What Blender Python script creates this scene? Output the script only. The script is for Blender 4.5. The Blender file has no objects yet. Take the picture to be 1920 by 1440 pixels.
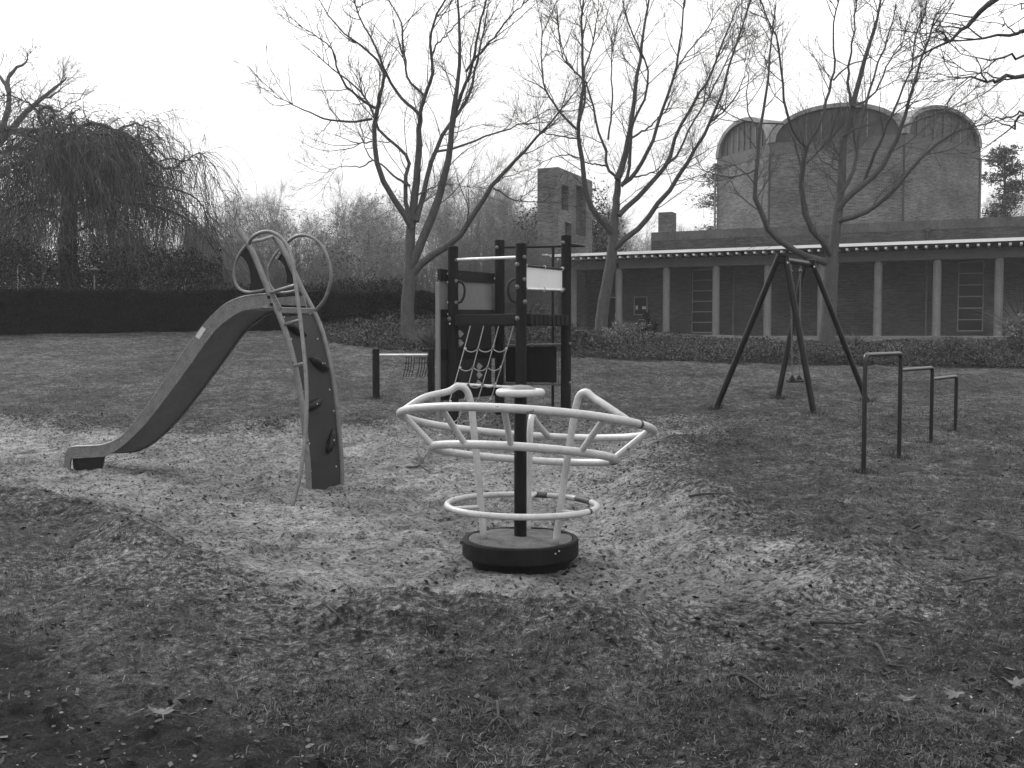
import bpy, math, random
import numpy as np
from mathutils import Vector
R = math.radians
rnd = random.Random(7)
C = bpy.context.scene.collection
scene = bpy.context.scene

# ------------------------------------------------------------------ camera model (1920 x 1440 pixel frame)
F = 1900.0
TILT = math.atan(92 / F)
EYE = 1.5
CT, ST = math.cos(TILT), math.sin(TILT)

def ray(px, py):
    a, b = (px - 960) / F, (720 - py) / F
    return np.array([a, CT + ST * b, -ST + CT * b])

def at(px, py, Y):
    d = ray(px, py)
    return np.array([0, 0, EYE]) + d * (Y / d[1])

def onplane(px, py, P0, n):
    d = ray(px, py); o = np.array([0, 0, EYE])
    n = np.asarray(n, float)
    t = np.dot(np.asarray(P0) - o, n) / np.dot(d, n)
    return o + d * t

# ------------------------------------------------------------------ noise
def _hash(ix, iy, seed):
    n = (ix.astype(np.int64) * 374761393 + iy.astype(np.int64) * 668265263 + seed * 974634777) & 0xFFFFFFFF
    n = ((n ^ (n >> 13)) * 1274126177) & 0xFFFFFFFF
    return ((n ^ (n >> 16)) & 0xFFFF) / 65535.0

def vnoise(x, y, seed=0):
    ix, iy = np.floor(x), np.floor(y)
    fx, fy = x - ix, y - iy
    fx = fx * fx * (3 - 2 * fx); fy = fy * fy * (3 - 2 * fy)
    a, b = _hash(ix, iy, seed), _hash(ix + 1, iy, seed)
    c, d = _hash(ix, iy + 1, seed), _hash(ix + 1, iy + 1, seed)
    return (a + (b - a) * fx) * (1 - fy) + (c + (d - c) * fx) * fy - .5

def fbm(x, y, seed=0, oct=4):
    s, a = 0, 1.0
    for k in range(oct):
        s = s + a * vnoise(x * 2 ** k + 17.3 * k, y * 2 ** k - 9.1 * k, seed + k); a *= .5
    return s

def sstep(a, b, x):
    t = np.clip((x - a) / (b - a), 0, 1)
    return t * t * (3 - 2 * t)

# ------------------------------------------------------------------ ground height
PIT = np.array([(-4.9, 9.5), (-3.5, 8.75), (-2.5, 7.4), (-1.9, 6.35), (-1.1, 5.6), (0, 5.35), (1, 5.5), (1.7, 6.0), (2.0, 6.8),
                (1.65, 8.3), (1.25, 10.3), (1.45, 12.3), (2.7, 14.3), (1.5, 15.3), (-1, 15.3), (-3, 14.6), (-6, 14.9), (-9, 15.2),
                (-13, 14), (-9, 11)])

def pit_sd(x, y):
    d = np.full(np.shape(x), 1e9); inside = np.zeros(np.shape(x), bool)
    n = len(PIT)
    for i in range(n):
        ax, ay = PIT[i]; bx, by = PIT[(i + 1) % n]
        ex, ey = bx - ax, by - ay
        t = np.clip(((x - ax) * ex + (y - ay) * ey) / (ex * ex + ey * ey), 0, 1)
        d = np.minimum(d, np.hypot(x - ax - t * ex, y - ay - t * ey))
        inside ^= ((ay > y) != (by > y)) & (x < ex * (y - ay) / (ey if ey else 1e-9) + ax)
    return np.where(inside, -d, d)

LY = [(-50, 0), (13, 0), (16, .22), (18, .40), (24, .93), (28, 1.36), (31, 1.66), (36, 1.62), (50, 1.48), (400, 1.45)]
RY = [(-50, 0), (10.3, 0), (12, .06), (13.75, .19), (16, .28), (18, .38), (21.5, .60), (24, .84), (27.5, 1.2), (34, 1.38), (40, 1.44), (400, 1.45)]

def _prof(tab, y):
    xs = [a for a, b in tab]; zs = [b for a, b in tab]
    s = 0
    for o in (-1.0, -.5, 0, .5, 1.0): s = s + np.interp(y + o, xs, zs)
    return s / 5

_fr = np.random.default_rng(77)
FOOT = []
while len(FOOT) < 190:
    fx_, fy_ = _fr.uniform(-7, 2.4), _fr.uniform(5.3, 14)
    if pit_sd(np.array([fx_]), np.array([fy_]))[0] < -.1: FOOT.append((fx_, fy_, _fr.uniform(0, np.pi), _fr.uniform(.018, .045)))

def G(x, y, detail=False):
    x = np.asarray(x, float); y = np.asarray(y, float)
    w = sstep(0.5, 3.5, x * 12 / np.maximum(y, 6))
    z = _prof(LY, y) * (1 - w) + _prof(RY, y) * w
    sd = pit_sd(x, y) + .35 * fbm(x * .9, y * .9, 5, 3)
    z = z - .13 * sstep(.25, -.9, sd)
    z = z + .15 * np.exp(-((sd - .25) / .34) ** 2) * sstep(-.2, .25, fbm(x * .8 + 4, y * .8, 9, 2))
    if detail:
        near = sstep(60, 16, y)
        m = sstep(.15, -.35, sd)
        z = z + near * (.07 * fbm(x * .45, y * .45, 11, 3) * (1 - m))
        z = z + near * m * (.060 * fbm(x * 2.1, y * 2.1, 21, 3) + .060 * np.maximum(0, fbm(x * 4.6, y * 4.6, 31, 3)) - .060 * np.maximum(0, fbm(x * 4.3 + 9, y * 4.3, 33, 3)) + .030 * fbm(x * 11, y * 11, 35, 2))
        pk = np.flatnonzero((m.ravel() > .05) & (y.ravel() < 15))
        if len(pk):
            xf, yf = x.ravel()[pk], y.ravel()[pk]; dz = np.zeros(len(pk))
            for a, b, c, d in FOOT:
                q = np.flatnonzero((np.abs(xf - a) < .4) & (np.abs(yf - b) < .4))
                if not len(q): continue
                ux = (xf[q] - a) * math.cos(c) + (yf[q] - b) * math.sin(c); uy = -(xf[q] - a) * math.sin(c) + (yf[q] - b) * math.cos(c)
                r2 = (ux / .17) ** 2 + (uy / .075) ** 2
                dz[q] += d * (.55 * np.exp(-(np.sqrt(r2) - 1.35) ** 2 / .10) - np.exp(-r2 ** 2))
            rr_ = np.hypot(xf - .06, yf - 7.19); dz -= .02 * np.exp(-((rr_ - .85) / .25) ** 2)
            rs_ = np.hypot(xf + 6.2, yf - 12.3); dz -= .05 * np.exp(-(rs_ / .5) ** 2)
            zr = z.ravel().copy(); zr[pk] += dz; z = zr.reshape(z.shape)
        z = z + near * (1 - m) * (.050 * fbm(x * 3.2, y * 3.2, 41, 4) + .036 * fbm(x * 11, y * 11, 51, 2))
    return z

def g(x, y): return float(G(np.array([x]), np.array([y]), True)[0])

def hit(px, py):
    d = ray(px, py); t = np.linspace(2, 80, 4000)
    P = d[None] * t[:, None]; P[:, 2] += EYE
    k = np.argmax(P[:, 2] < G(P[:, 0], P[:, 1]))
    return P[k]

# ------------------------------------------------------------------ materials (black and white photograph: neutral greys)
def M_new(name):
    m = bpy.data.materials.new(name); m.use_nodes = True
    nt = m.node_tree; b = nt.nodes['Principled BSDF']
    return m, nt, b

def N(nt, t, **kw):
    n = nt.nodes.new(t)
    for k, v in kw.items():
        if k in n.inputs.keys(): n.inputs[k].default_value = v
        else: setattr(n, k, v)
    return n

def ramp(nt, fac, stops):
    r = nt.nodes.new('ShaderNodeValToRGB'); e = r.color_ramp.elements
    while len(e) < len(stops): e.new(.5)
    for i, (p, v) in enumerate(stops):
        e[i].position = p; e[i].color = (v, v, v, 1)
    nt.links.new(fac, r.inputs[0]); return r.outputs[0]

def mixc(nt, fac, a, b, mode='MIX'):
    n = nt.nodes.new('ShaderNodeMix'); n.data_type = 'RGBA'; n.blend_type = mode
    for i, v in ((0, fac), (6, a), (7, b)):
        if hasattr(v, 'links') or hasattr(v, 'is_linked'): nt.links.new(v, n.inputs[i])
        elif i == 0: n.inputs[0].default_value = v
        else: n.inputs[i].default_value = (v, v, v, 1)
    return n.outputs[2]

def mottled(name, lo, hi, scale=8, rough=.7, bump=.15, stretch=(1, 1, 1), metal=0, spec=.3, fine=0, island=0, dist=.02, chips=None):
    m, nt, b = M_new(name)
    tc = N(nt, 'ShaderNodeTexCoord'); mp = N(nt, 'ShaderNodeMapping'); mp.inputs['Scale'].default_value = stretch
    nt.links.new(tc.outputs['Object'], mp.inputs[0])
    no = N(nt, 'ShaderNodeTexNoise', Scale=scale, Detail=6.0, Roughness=.62); nt.links.new(mp.outputs[0], no.inputs['Vector'])
    col = ramp(nt, no.outputs[0], [(.3, lo), (.7, hi)])
    if fine:
        n2 = N(nt, 'ShaderNodeTexNoise', Scale=scale * 9, Detail=3.0); nt.links.new(mp.outputs[0], n2.inputs['Vector'])
        col = mixc(nt, fine, col, ramp(nt, n2.outputs[0], [(.32, lo * .5), (.68, hi * 1.35)]))
    if island:
        ge = N(nt, 'ShaderNodeNewGeometry')
        col = mixc(nt, 1, col, ramp(nt, ge.outputs['Random Per Island'], [(0, 1 - island), (.8, 1.0), (1, 1 + island * 1.4)]), 'MULTIPLY')
    if chips:
        n3 = N(nt, 'ShaderNodeTexNoise', Scale=chips[0], Detail=5.0, Roughness=.7); nt.links.new(tc.outputs['Object'], n3.inputs['Vector'])
        col = mixc(nt, ramp(nt, n3.outputs[0], [(chips[1], 0), (chips[1] + .02, 1)]), col, chips[2])
    nt.links.new(col, b.inputs['Base Color'])
    b.inputs['Roughness'].default_value = rough; b.inputs['Metallic'].default_value = metal
    b.inputs['Specular IOR Level'].default_value = spec
    if bump:
        bp = N(nt, 'ShaderNodeBump', Strength=bump, Distance=dist); nt.links.new(no.outputs[0], bp.inputs['Height'])
        nt.links.new(bp.outputs[0], b.inputs['Normal'])
    return m

def brick(name, lo, hi, mortar, stain=.35):
    m, nt, b = M_new(name)
    uv = N(nt, 'ShaderNodeUVMap')
    br = N(nt, 'ShaderNodeTexBrick')
    br.inputs['Color1'].default_value = (lo,) * 3 + (1,); br.inputs['Color2'].default_value = (hi,) * 3 + (1,)
    br.inputs['Mortar'].default_value = (mortar,) * 3 + (1,)
    for k, v in (('Scale', 1.0), ('Mortar Size', .010), ('Bias', 0.0), ('Brick Width', .22), ('Row Height', .072)): br.inputs[k].default_value = v
    nt.links.new(uv.outputs[0], br.inputs['Vector'])
    mp = N(nt, 'ShaderNodeMapping'); mp.inputs['Scale'].default_value = (1.2, 7.0, 1)
    nt.links.new(uv.outputs[0], mp.inputs[0])
    no = N(nt, 'ShaderNodeTexNoise', Scale=1.6, Detail=8.0, Roughness=.75); nt.links.new(mp.outputs[0], no.inputs['Vector'])
    col = mixc(nt, 1, br.outputs[0], ramp(nt, no.outputs[0], [(.28, .45), (.5, .95), (.72, 1.6)]), 'MULTIPLY')
    n2 = N(nt, 'ShaderNodeTexNoise', Scale=.5, Detail=5.0); nt.links.new(uv.outputs[0], n2.inputs['Vector'])
    col = mixc(nt, 1, col, ramp(nt, n2.outputs[0], [(.3, 1 - stain), (.7, 1 + stain)]), 'MULTIPLY')
    nt.links.new(col, b.inputs['Base Color']); b.inputs['Roughness'].default_value = .9
    b.inputs['Specular IOR Level'].default_value = .15
    bp = N(nt, 'ShaderNodeBump', Strength=.6, Distance=.02); nt.links.new(br.outputs[1], bp.inputs['Height']); bp.invert = True
    nt.links.new(bp.outputs[0], b.inputs['Normal'])
    return m

MT = dict(
    white_paint=mottled('worn white paint', .28, .44, 4, .42, .05, spec=.5, fine=.15, chips=(9, .65, .10)),
    worn=mottled('bare worn steel', .02, .09, 22, .6, .1, fine=.3),
    rafter=mottled('rafter paint', .42, .52, 4, .7, 0),
    rubber=mottled('black rubber', .006, .013, 14, .7, .2, spec=.12),
    black_paint=mottled('black paint', .003, .007, 10, .4, .05, spec=.2, fine=.2),
    bar_paint=mottled('bar paint', .003, .007, 10, .32, .05, spec=.45, fine=.2),
    galv=mottled('galvanised steel', .070, .19, 9, .5, .05, metal=.35, fine=.5, chips=(5, .64, .22)),
    stringer=mottled('weathered tube', .09, .18, 10, .5, .08, metal=.3, fine=.3, chips=(14, .66, .05)),
    chute_under=mottled('dark chute sheet', .085, .125, 4, .5, .04, fine=.2),
    dark_panel=mottled('dark panel', .005, .010, 5, .45, .03, spec=.15),
    mid_panel=mottled('climbing wall panel', .022, .032, 3, .6, .04, fine=.12, spec=.15),
    bolt=mottled('bolt metal', .40, .6, 20, .35, 0, metal=.3),
    cap_grey=mottled('bolt cap', .07, .13, 30, .5, .05, fine=.2),
    post_wood=mottled('stained round post', .004, .013, 7, .75, .25, (6, 6, .5), fine=.35, spec=.1),
    plank=mottled('stained plank', .008, .017, 9, .75, .2, (1, 1, 1), fine=.3, spec=.12),
    bright_bar=mottled('bright steel bar', .55, .75, 12, .35, .02, metal=.2, spec=.6),
    grey_panel=mottled('pale grey panel', .13, .17, 2.5, .6, .03, fine=.1),
    white_panel=mottled('white panel', .52, .60, 3, .6, .02, fine=.06),
    rope=mottled('net rope', .18, .30, 60, .9, .3),
    hold=mottled('pale hold', .35, .5, 30, .6, .1),
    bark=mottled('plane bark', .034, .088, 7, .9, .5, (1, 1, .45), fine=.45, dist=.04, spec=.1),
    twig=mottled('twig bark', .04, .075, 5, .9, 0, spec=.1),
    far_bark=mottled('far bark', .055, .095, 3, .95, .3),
    far_twig=mottled('far twigs', .07, .125, 2, .95, 0, spec=.1),  # paler than the near twigs: some of the haze is in this colour
    weep=mottled('weeping twigs', .034, .11, 1.2, .95, 0, island=.45, spec=.1),
    weep_bark=mottled('weeping bark', .018, .04, 4, .95, .4, spec=.1),
    hedge=mottled('hedge leaf', .004, .012, 3, .8, 0, island=.7, spec=.05),
    hedge_core=mottled('hedge core', .003, .005, 6, .95, 0, spec=.02),
    ever=mottled('evergreen leaf', .02, .05, 1.5, .7, 0, island=.6, spec=.15),
    dark_ever=mottled('dark undergrowth leaf', .008, .022, 1.2, .8, 0, island=.6, spec=.05),
    pale_leaf=mottled('pale bush leaf', .06, .16, 2.5, .6, 0, island=.7, spec=.3),
    cover=mottled('ground cover leaf', .018, .085, .8, .7, 0, island=.8, spec=.2),
    needle=mottled('pine needles', .035, .06, 2, .8, 0, island=.4),
    blade=mottled('grass blade', .03, .095, .8, .7, 0, island=.8, spec=.15),
    straw=mottled('dry grass blade', .06, .14, 3, .8, 0, island=.6),
    litter=mottled('leaf litter', .016, .055, 3, .85, 0, island=.8),
    leaf=mottled('dry plane leaf', .04, .10, 25, .7, .2),
    leaf_dark=mottled('brown plane leaf', .03, .06, 25, .7, .2),
    stick=mottled('fallen twig bark', .015, .045, 20, .9, .3),
    grit=mottled('pale grit', .12, .35, 20, .8, 0, island=.6),
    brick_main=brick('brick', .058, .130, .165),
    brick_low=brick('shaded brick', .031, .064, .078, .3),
    concrete=mottled('concrete', .11, .175, 3, .85, .1, (1, 1, .6), fine=.3),
    coping=mottled('stained coping', .04, .10, 1.3, .9, .1, (1, 1, .5), fine=.25),
    beam=mottled('concrete beam', .062, .098, 1.6, .85, .1, fine=.25),
    white_trim=mottled('white trim', .70, .80, 2, .6, .02, fine=.05),
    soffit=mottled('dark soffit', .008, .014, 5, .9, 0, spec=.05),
    zinc=mottled('zinc sheet', .035, .06, 2, .6, .03, (1, 1, .25), metal=.1),
    roof=mottled('roof sheet', .07, .10, 1.5, .7, .05),
    arch_rim=mottled('pale arch rim', .13, .22, 2.5, .8, .05, fine=.15),
    glass=mottled('dark window glass', .006, .016, 1.5, .35, 0, spec=.15),
    frame=mottled('pale window frame', .18, .24, 4, .6, 0),
    door=mottled('dark door', .006, .011, 4, .6, 0, spec=.1),
    paper=mottled('notice paper', .35, .5, 8, .8, 0),
    paving=mottled('pale paving', .16, .28, 2.2, .9, .1, fine=.3),
    pipe=mottled('downpipe', .09, .14, 4, .6, 0),
    dark_pipe=mottled('dark downpipe', .03, .045, 4, .6, 0),
)

# ------------------------------------------------------------------ mesh helpers
def root_loc(o):
    v = Vector((0, 0, 0))
    while o: v += o.location; o = o.parent
    return v

def finish(me, name, mat, parent, smooth, uv):
    if isinstance(mat, (list, tuple)):
        for m in mat: me.materials.append(m)
    else: me.materials.append(mat)
    if smooth:
        me.polygons.foreach_set('use_smooth', np.ones(len(me.polygons), bool))
        if smooth is not True: me.set_sharp_from_angle(angle=R(smooth))
    if uv:
        ul = me.uv_layers.new(name='UVMap')
        off = root_loc(parent) if parent else Vector((0, 0, 0))
        for p in me.polygons:
            n = p.normal
            t = Vector((-n.y, n.x, 0))
            for li in p.loop_indices:
                co = me.vertices[me.loops[li].vertex_index].co + off
                if t.length < .4: ul.data[li].uv = (co.x, co.y)
                else: ul.data[li].uv = (co.dot(t.normalized()), co.z)
    me.update()
    o = bpy.data.objects.new(name, me); C.objects.link(o)
    if parent: o.parent = parent
    return o

def frames(P):
    P = np.asarray(P, float)
    T = np.gradient(P, axis=0); T /= np.linalg.norm(T, axis=1)[:, None] + 1e-12
    a = np.array([0, 0, 1.0]) if abs(T[0][2]) < .9 else np.array([1.0, 0, 0])
    u = np.cross(T[0], a); u /= np.linalg.norm(u)
    U = [u]
    for i in range(1, len(P)):
        u = u - T[i] * np.dot(u, T[i]); u /= np.linalg.norm(u) + 1e-12; U.append(u)
    U = np.array(U); return T, U, np.cross(T, U)

def smooth_path(pts, n=None):
    P = np.asarray(pts, float); k = len(P)
    if k < 3: return P
    n = n or (k - 1) * 5 + 1
    Q = np.vstack([2 * P[0] - P[1], P, 2 * P[-1] - P[-2]])
    out = []
    for s in np.linspace(0, k - 1, n):
        i = min(int(s), k - 2); t = s - i
        p0, p1, p2, p3 = Q[i], Q[i + 1], Q[i + 2], Q[i + 3]
        out.append(.5 * (2 * p1 + (p2 - p0) * t + (2 * p0 - 5 * p1 + 4 * p2 - p3) * t * t + (3 * p1 - p0 - 3 * p2 + p3) * t ** 3))
    return np.array(out)

class MB:
    def __init__(s): s.v = []; s.f = []
    def add(s, V, Fc):
        b = len(s.v); s.v.extend([tuple(map(float, p)) for p in V]); s.f.extend([tuple(b + i for i in q) for q in Fc]); return s
    def tube(s, pts, r, n=12, closed=False, cap=True):
        P = np.asarray(pts, float); k = len(P); r = np.atleast_1d(np.asarray(r, float))
        r = np.interp(np.linspace(0, 1, k), np.linspace(0, 1, len(r)), r) if len(r) > 1 else np.repeat(r, k)
        if closed:
            T = np.roll(P, -1, 0) - np.roll(P, 1, 0); T /= np.linalg.norm(T, axis=1)[:, None]
            cen = P.mean(0); U = P - cen; U -= T * (U * T).sum(1)[:, None]; U /= np.linalg.norm(U, axis=1)[:, None]; W = np.cross(T, U)
        else: T, U, W = frames(P)
        a = np.linspace(0, 2 * np.pi, n, endpoint=False)
        V = (P[:, None] + r[:, None, None] * (np.cos(a)[None, :, None] * U[:, None] + np.sin(a)[None, :, None] * W[:, None])).reshape(-1, 3)
        Fc = [(i * n + j, i * n + (j + 1) % n, ((i + 1) % k) * n + (j + 1) % n, ((i + 1) % k) * n + j) for i in range(k if closed else k - 1) for j in range(n)]
        if cap and not closed: Fc += [tuple(range(n))[::-1], tuple((k - 1) * n + j for j in range(n))]
        return s.add(V, Fc)
    def cyl(s, a, b, r, n=14, r2=None): return s.tube([a, b], [r, r if r2 is None else r2], n)
    def post(s, a, b, r, n=16, ch=.012):
        a, b = np.asarray(a, float), np.asarray(b, float); d = (b - a) / np.linalg.norm(b - a)
        return s.tube([a, b - d * ch, b], [r, r, r - ch], n)
    def box(s, c, sz, ex=(1, 0, 0), ey=(0, 1, 0), ez=(0, 0, 1), bev=0.0):
        c = np.asarray(c, float); ex, ey, ez = [np.asarray(e, float) for e in (ex, ey, ez)]
        hx, hy, hz = [q / 2 for q in sz]
        if bev <= 0:
            V = [c + ex * i * hx + ey * j * hy + ez * k * hz for i in (-1, 1) for j in (-1, 1) for k in (-1, 1)]
            return s.add(V, [(0, 1, 3, 2), (4, 6, 7, 5), (0, 4, 5, 1), (2, 3, 7, 6), (0, 2, 6, 4), (1, 5, 7, 3)])
        # chamfered along z edges and top/bottom
        ring = [(-hx + bev, -hy), (hx - bev, -hy), (hx, -hy + bev), (hx, hy - bev), (hx - bev, hy), (-hx + bev, hy), (-hx, hy - bev), (-hx, -hy + bev)]
        inn = [(x * (1 - bev / hx), y * (1 - bev / hy)) for x, y in ring]
        V = []
        for zz, rg in ((-hz, inn), (-hz + bev, ring), (hz - bev, ring), (hz, inn)):
            V += [c + ex * x + ey * y + ez * zz for x, y in rg]
        Fc = [tuple(range(8))[::-1], tuple(range(24, 32))]
        for l in range(3): Fc += [(l * 8 + j, l * 8 + (j + 1) % 8, (l + 1) * 8 + (j + 1) % 8, (l + 1) * 8 + j) for j in range(8)]
        return s.add(V, Fc)
    def prism(s, poly, ext):
        P = [np.asarray(p, float) for p in poly]; e = np.asarray(ext, float); n = len(P)
        return s.add(P + [p + e for p in P], [tuple(range(n))[::-1], tuple(range(n, 2 * n))] + [(i, (i + 1) % n, n + (i + 1) % n, n + i) for i in range(n)])
    def lathe(s, c, prof, n=32):
        c = np.asarray(c, float); V = []; k = len(prof)
        for r, z in prof: V += [c + np.array([r * math.cos(2 * math.pi * j / n), r * math.sin(2 * math.pi * j / n), z]) for j in range(n)]
        Fc = [(i * n + j, i * n + (j + 1) % n, (i + 1) * n + (j + 1) % n, (i + 1) * n + j) for i in range(k - 1) for j in range(n)]
        return s.add(V, Fc + [tuple(range(n))[::-1], tuple((k - 1) * n + j for j in range(n))])
    def dome(s, p, nrm, r, h=.6, n=10):
        nrm = np.asarray(nrm, float); nrm /= np.linalg.norm(nrm); p = np.asarray(p, float)
        return s.tube([p - nrm * r * .2, p + nrm * r * h * .5, p + nrm * r * h * .85, p + nrm * r * h], [r, r * .92, r * .55, r * .12], n)
    def build(s, name, mat, parent=None, smooth=40, uv=False):
        me = bpy.data.meshes.new(name)
        off = np.array(root_loc(parent)) if parent else np.zeros(3)
        V = np.array(s.v) - off
        me.from_pydata(V.tolist(), [], s.f)
        return finish(me, name, mat, parent, smooth, uv)

def np_mesh(name, V, Fc, mat, parent=None, smooth=False, local=False):
    me = bpy.data.meshes.new(name)
    V = np.asarray(V, np.float32); Fc = np.asarray(Fc, np.int32)
    if parent and not local: V = V - np.array(root_loc(parent), np.float32)
    me.vertices.add(len(V)); me.vertices.foreach_set('co', V.ravel())
    k = Fc.shape[1]
    me.loops.add(Fc.size); me.loops.foreach_set('vertex_index', Fc.ravel())
    me.polygons.add(len(Fc)); me.polygons.foreach_set('loop_start', np.arange(len(Fc), dtype=np.int32) * k)
    me.validate()
    return finish(me, name, mat, parent, smooth, False)

def tag(o, label=None, cat=None, group=None, kind=None):
    if label: o['label'] = label
    if cat: o['category'] = cat
    if group: o['group'] = group
    if kind: o['kind'] = kind
    return o

def thing(name, label, cat, loc, group=None):
    o = bpy.data.objects.new(name, None); C.objects.link(o)
    o.location = tuple(map(float, loc)); o.empty_display_size = .2
    return tag(o, label, cat, group)

def tubes(P, Rr, n):
    P = np.asarray(P, float); N_, K, _ = P.shape
    T = np.gradient(P, axis=1); T /= np.linalg.norm(T, axis=2, keepdims=True) + 1e-9
    d = P[:, -1] - P[:, 0]
    a = np.where((np.abs(d[:, 2]) > .8 * np.linalg.norm(d, axis=1))[:, None], np.array([1.0, 0, 0]), np.array([0, 0, 1.0]))
    U = np.cross(T, a[:, None]); U /= np.linalg.norm(U, axis=2, keepdims=True) + 1e-9
    W = np.cross(T, U)
    an = np.linspace(0, 2 * np.pi, n, endpoint=False)
    V = P[:, :, None] + Rr[:, :, None, None] * (np.cos(an)[None, None, :, None] * U[:, :, None] + np.sin(an)[None, None, :, None] * W[:, :, None])
    idx = np.arange(N_ * K * n).reshape(N_, K, n)
    Fc = np.stack([idx[:, :-1], np.roll(idx, -1, 2)[:, :-1], np.roll(idx, -1, 2)[:, 1:], idx[:, 1:]], -1).reshape(-1, 4)
    return V.reshape(-1, 3), Fc

def join(parts):
    Vs, Fs, b = [], [], 0
    for V, Fc in parts: Vs.append(V); Fs.append(Fc + b); b += len(V)
    return np.vstack(Vs), np.vstack(Fs)

def spawn(rg, P, Rr, cnt, t0, t1, ang, ln, K, r0, r1, up=.1, wander=.15, taper=.6, absr=None):
    """children of a set of branches (vectorised)"""
    Nn, Kp, _ = P.shape
    idx = np.repeat(np.arange(Nn), cnt); m = len(idx)
    if m == 0: return np.zeros((0, K, 3)), np.zeros((0, K))
    t = rg.uniform(t0, t1, m); s = t * (Kp - 1); i = np.minimum(s.astype(int), Kp - 2); f = (s - i)[:, None]
    pos = P[idx, i] * (1 - f) + P[idx, i + 1] * f
    tan = P[idx, i + 1] - P[idx, i]; tan /= np.linalg.norm(tan, axis=1, keepdims=True) + 1e-9
    pr = Rr[idx, i] * (1 - f[:, 0]) + Rr[idx, i + 1] * f[:, 0]
    q = rg.normal(size=(m, 3)); q -= tan * (q * tan).sum(1, keepdims=True); q /= np.linalg.norm(q, axis=1, keepdims=True)
    a = rg.uniform(ang[0], ang[1], m)[:, None]
    d = np.cos(a) * tan + np.sin(a) * q
    L = rg.uniform(ln[0], ln[1], m) * (1 - taper * t)
    out = np.zeros((m, K, 3)); out[:, 0] = pos
    for k in range(1, K):
        d = d + wander * rg.normal(size=(m, 3)) + np.array([0, 0, up]); d /= np.linalg.norm(d, axis=1, keepdims=True)
        out[:, k] = out[:, k - 1] + d * (L / (K - 1))[:, None]
    ra = np.minimum(pr * .8, np.full(m, r0)) ; rb = np.minimum(ra, r1)
    RR = ra[:, None] + (rb - ra)[:, None] * np.linspace(0, 1, K)[None]
    return out, RR

def leaves(rg, Cn, size, flat=0.0, aspect=.6):
    n = len(Cn); size = np.broadcast_to(size, (n,)) * rg.uniform(.6, 1.3, n)
    u = rg.normal(size=(n, 3)); u /= np.linalg.norm(u, axis=1, keepdims=True)
    w = rg.normal(size=(n, 3)); w[:, 2] *= 1
    if flat: u[:, 2] *= 1 - flat; w[:, 2] *= 1 - flat
    u /= np.linalg.norm(u, axis=1, keepdims=True)
    w -= u * (w * u).sum(1, keepdims=True); w /= np.linalg.norm(w, axis=1, keepdims=True)
    a, b = u * size[:, None] * .5, w * size[:, None] * .5 * aspect
    V = np.stack([Cn - a, Cn + b * .9 - a * .1, Cn + a, Cn - b * .9 - a * .1], 1).reshape(-1, 3)
    return V, np.arange(n * 4).reshape(n, 4)

# ------------------------------------------------------------------ camera, world, light, haze
cam = bpy.data.cameras.new('camera'); co = bpy.data.objects.new('camera', cam); C.objects.link(co)
cam.sensor_width = 36; cam.lens = F / 1920 * 36; cam.clip_end = 2000; cam.clip_start = .05
co.location = (0, 0, EYE); co.rotation_euler = (math.pi / 2 - TILT, 0, 0)
scene.camera = co

SUN_EL, SUN_AZ = R(38), R(-42)
w = bpy.data.worlds.new('World'); scene.world = w; w.use_nodes = True
nt = w.node_tree; bg = nt.nodes['Background']
sky = nt.nodes.new('ShaderNodeTexSky'); sky.sky_type = 'NISHITA'; sky.sun_disc = False
sky.sun_elevation = SUN_EL; sky.sun_rotation = SUN_AZ; sky.air_density = 1.2; sky.dust_density = 6
bw = nt.nodes.new('ShaderNodeRGBToBW'); nt.links.new(sky.outputs[0], bw.inputs[0])
col = mixc(nt, .80, bw.outputs[0], 9.6)      # thick even cloud over the clear-sky gradient
tcw = nt.nodes.new('ShaderNodeTexCoord'); sx = nt.nodes.new('ShaderNodeSeparateXYZ'); nt.links.new(tcw.outputs['Generated'], sx.inputs[0])
mr = nt.nodes.new('ShaderNodeMapRange'); mr.inputs[1].default_value = 0; mr.inputs[2].default_value = 1; mr.inputs[3].default_value = 1.0; mr.inputs[4].default_value = 2.5
nt.links.new(sx.outputs[2], mr.inputs[0])                      # overcast sky: zenith brighter than the horizon
cl = nt.nodes.new('ShaderNodeTexNoise'); cl.inputs['Scale'].default_value = 2.2; cl.inputs['Detail'].default_value = 5; nt.links.new(tcw.outputs['Generated'], cl.inputs['Vector'])
col = mixc(nt, 1, col, mr.outputs[0], 'MULTIPLY'); col = mixc(nt, 1, col, ramp(nt, cl.outputs[0], [(.38, .86), (.60, 1.04)]), 'MULTIPLY')
nt.links.new(col, bg.inputs['Color']); bg.inputs['Strength'].default_value = .074
scene.view_settings.view_transform = 'Standard'; scene.view_settings.look = 'None'; scene.view_settings.exposure = .70; scene.view_settings.gamma = 1
scene.cycles.volume_bounces = 1; scene.cycles.max_bounces = 5; scene.cycles.diffuse_bounces = 3; scene.cycles.use_denoising = True; scene.cycles.denoising_prefilter = 'ACCURATE'

sl = bpy.data.lights.new('sun', 'SUN'); so = bpy.data.objects.new('sun', sl); C.objects.link(so)
sl.energy = 1.5; sl.angle = R(14); sl.color = (1, 1, 1)
sd_ = Vector((math.sin(SUN_AZ) * math.cos(SUN_EL), math.cos(SUN_AZ) * math.cos(SUN_EL), math.sin(SUN_EL)))
so.rotation_euler = sd_.to_track_quat('Z', 'Y').to_euler()

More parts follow.
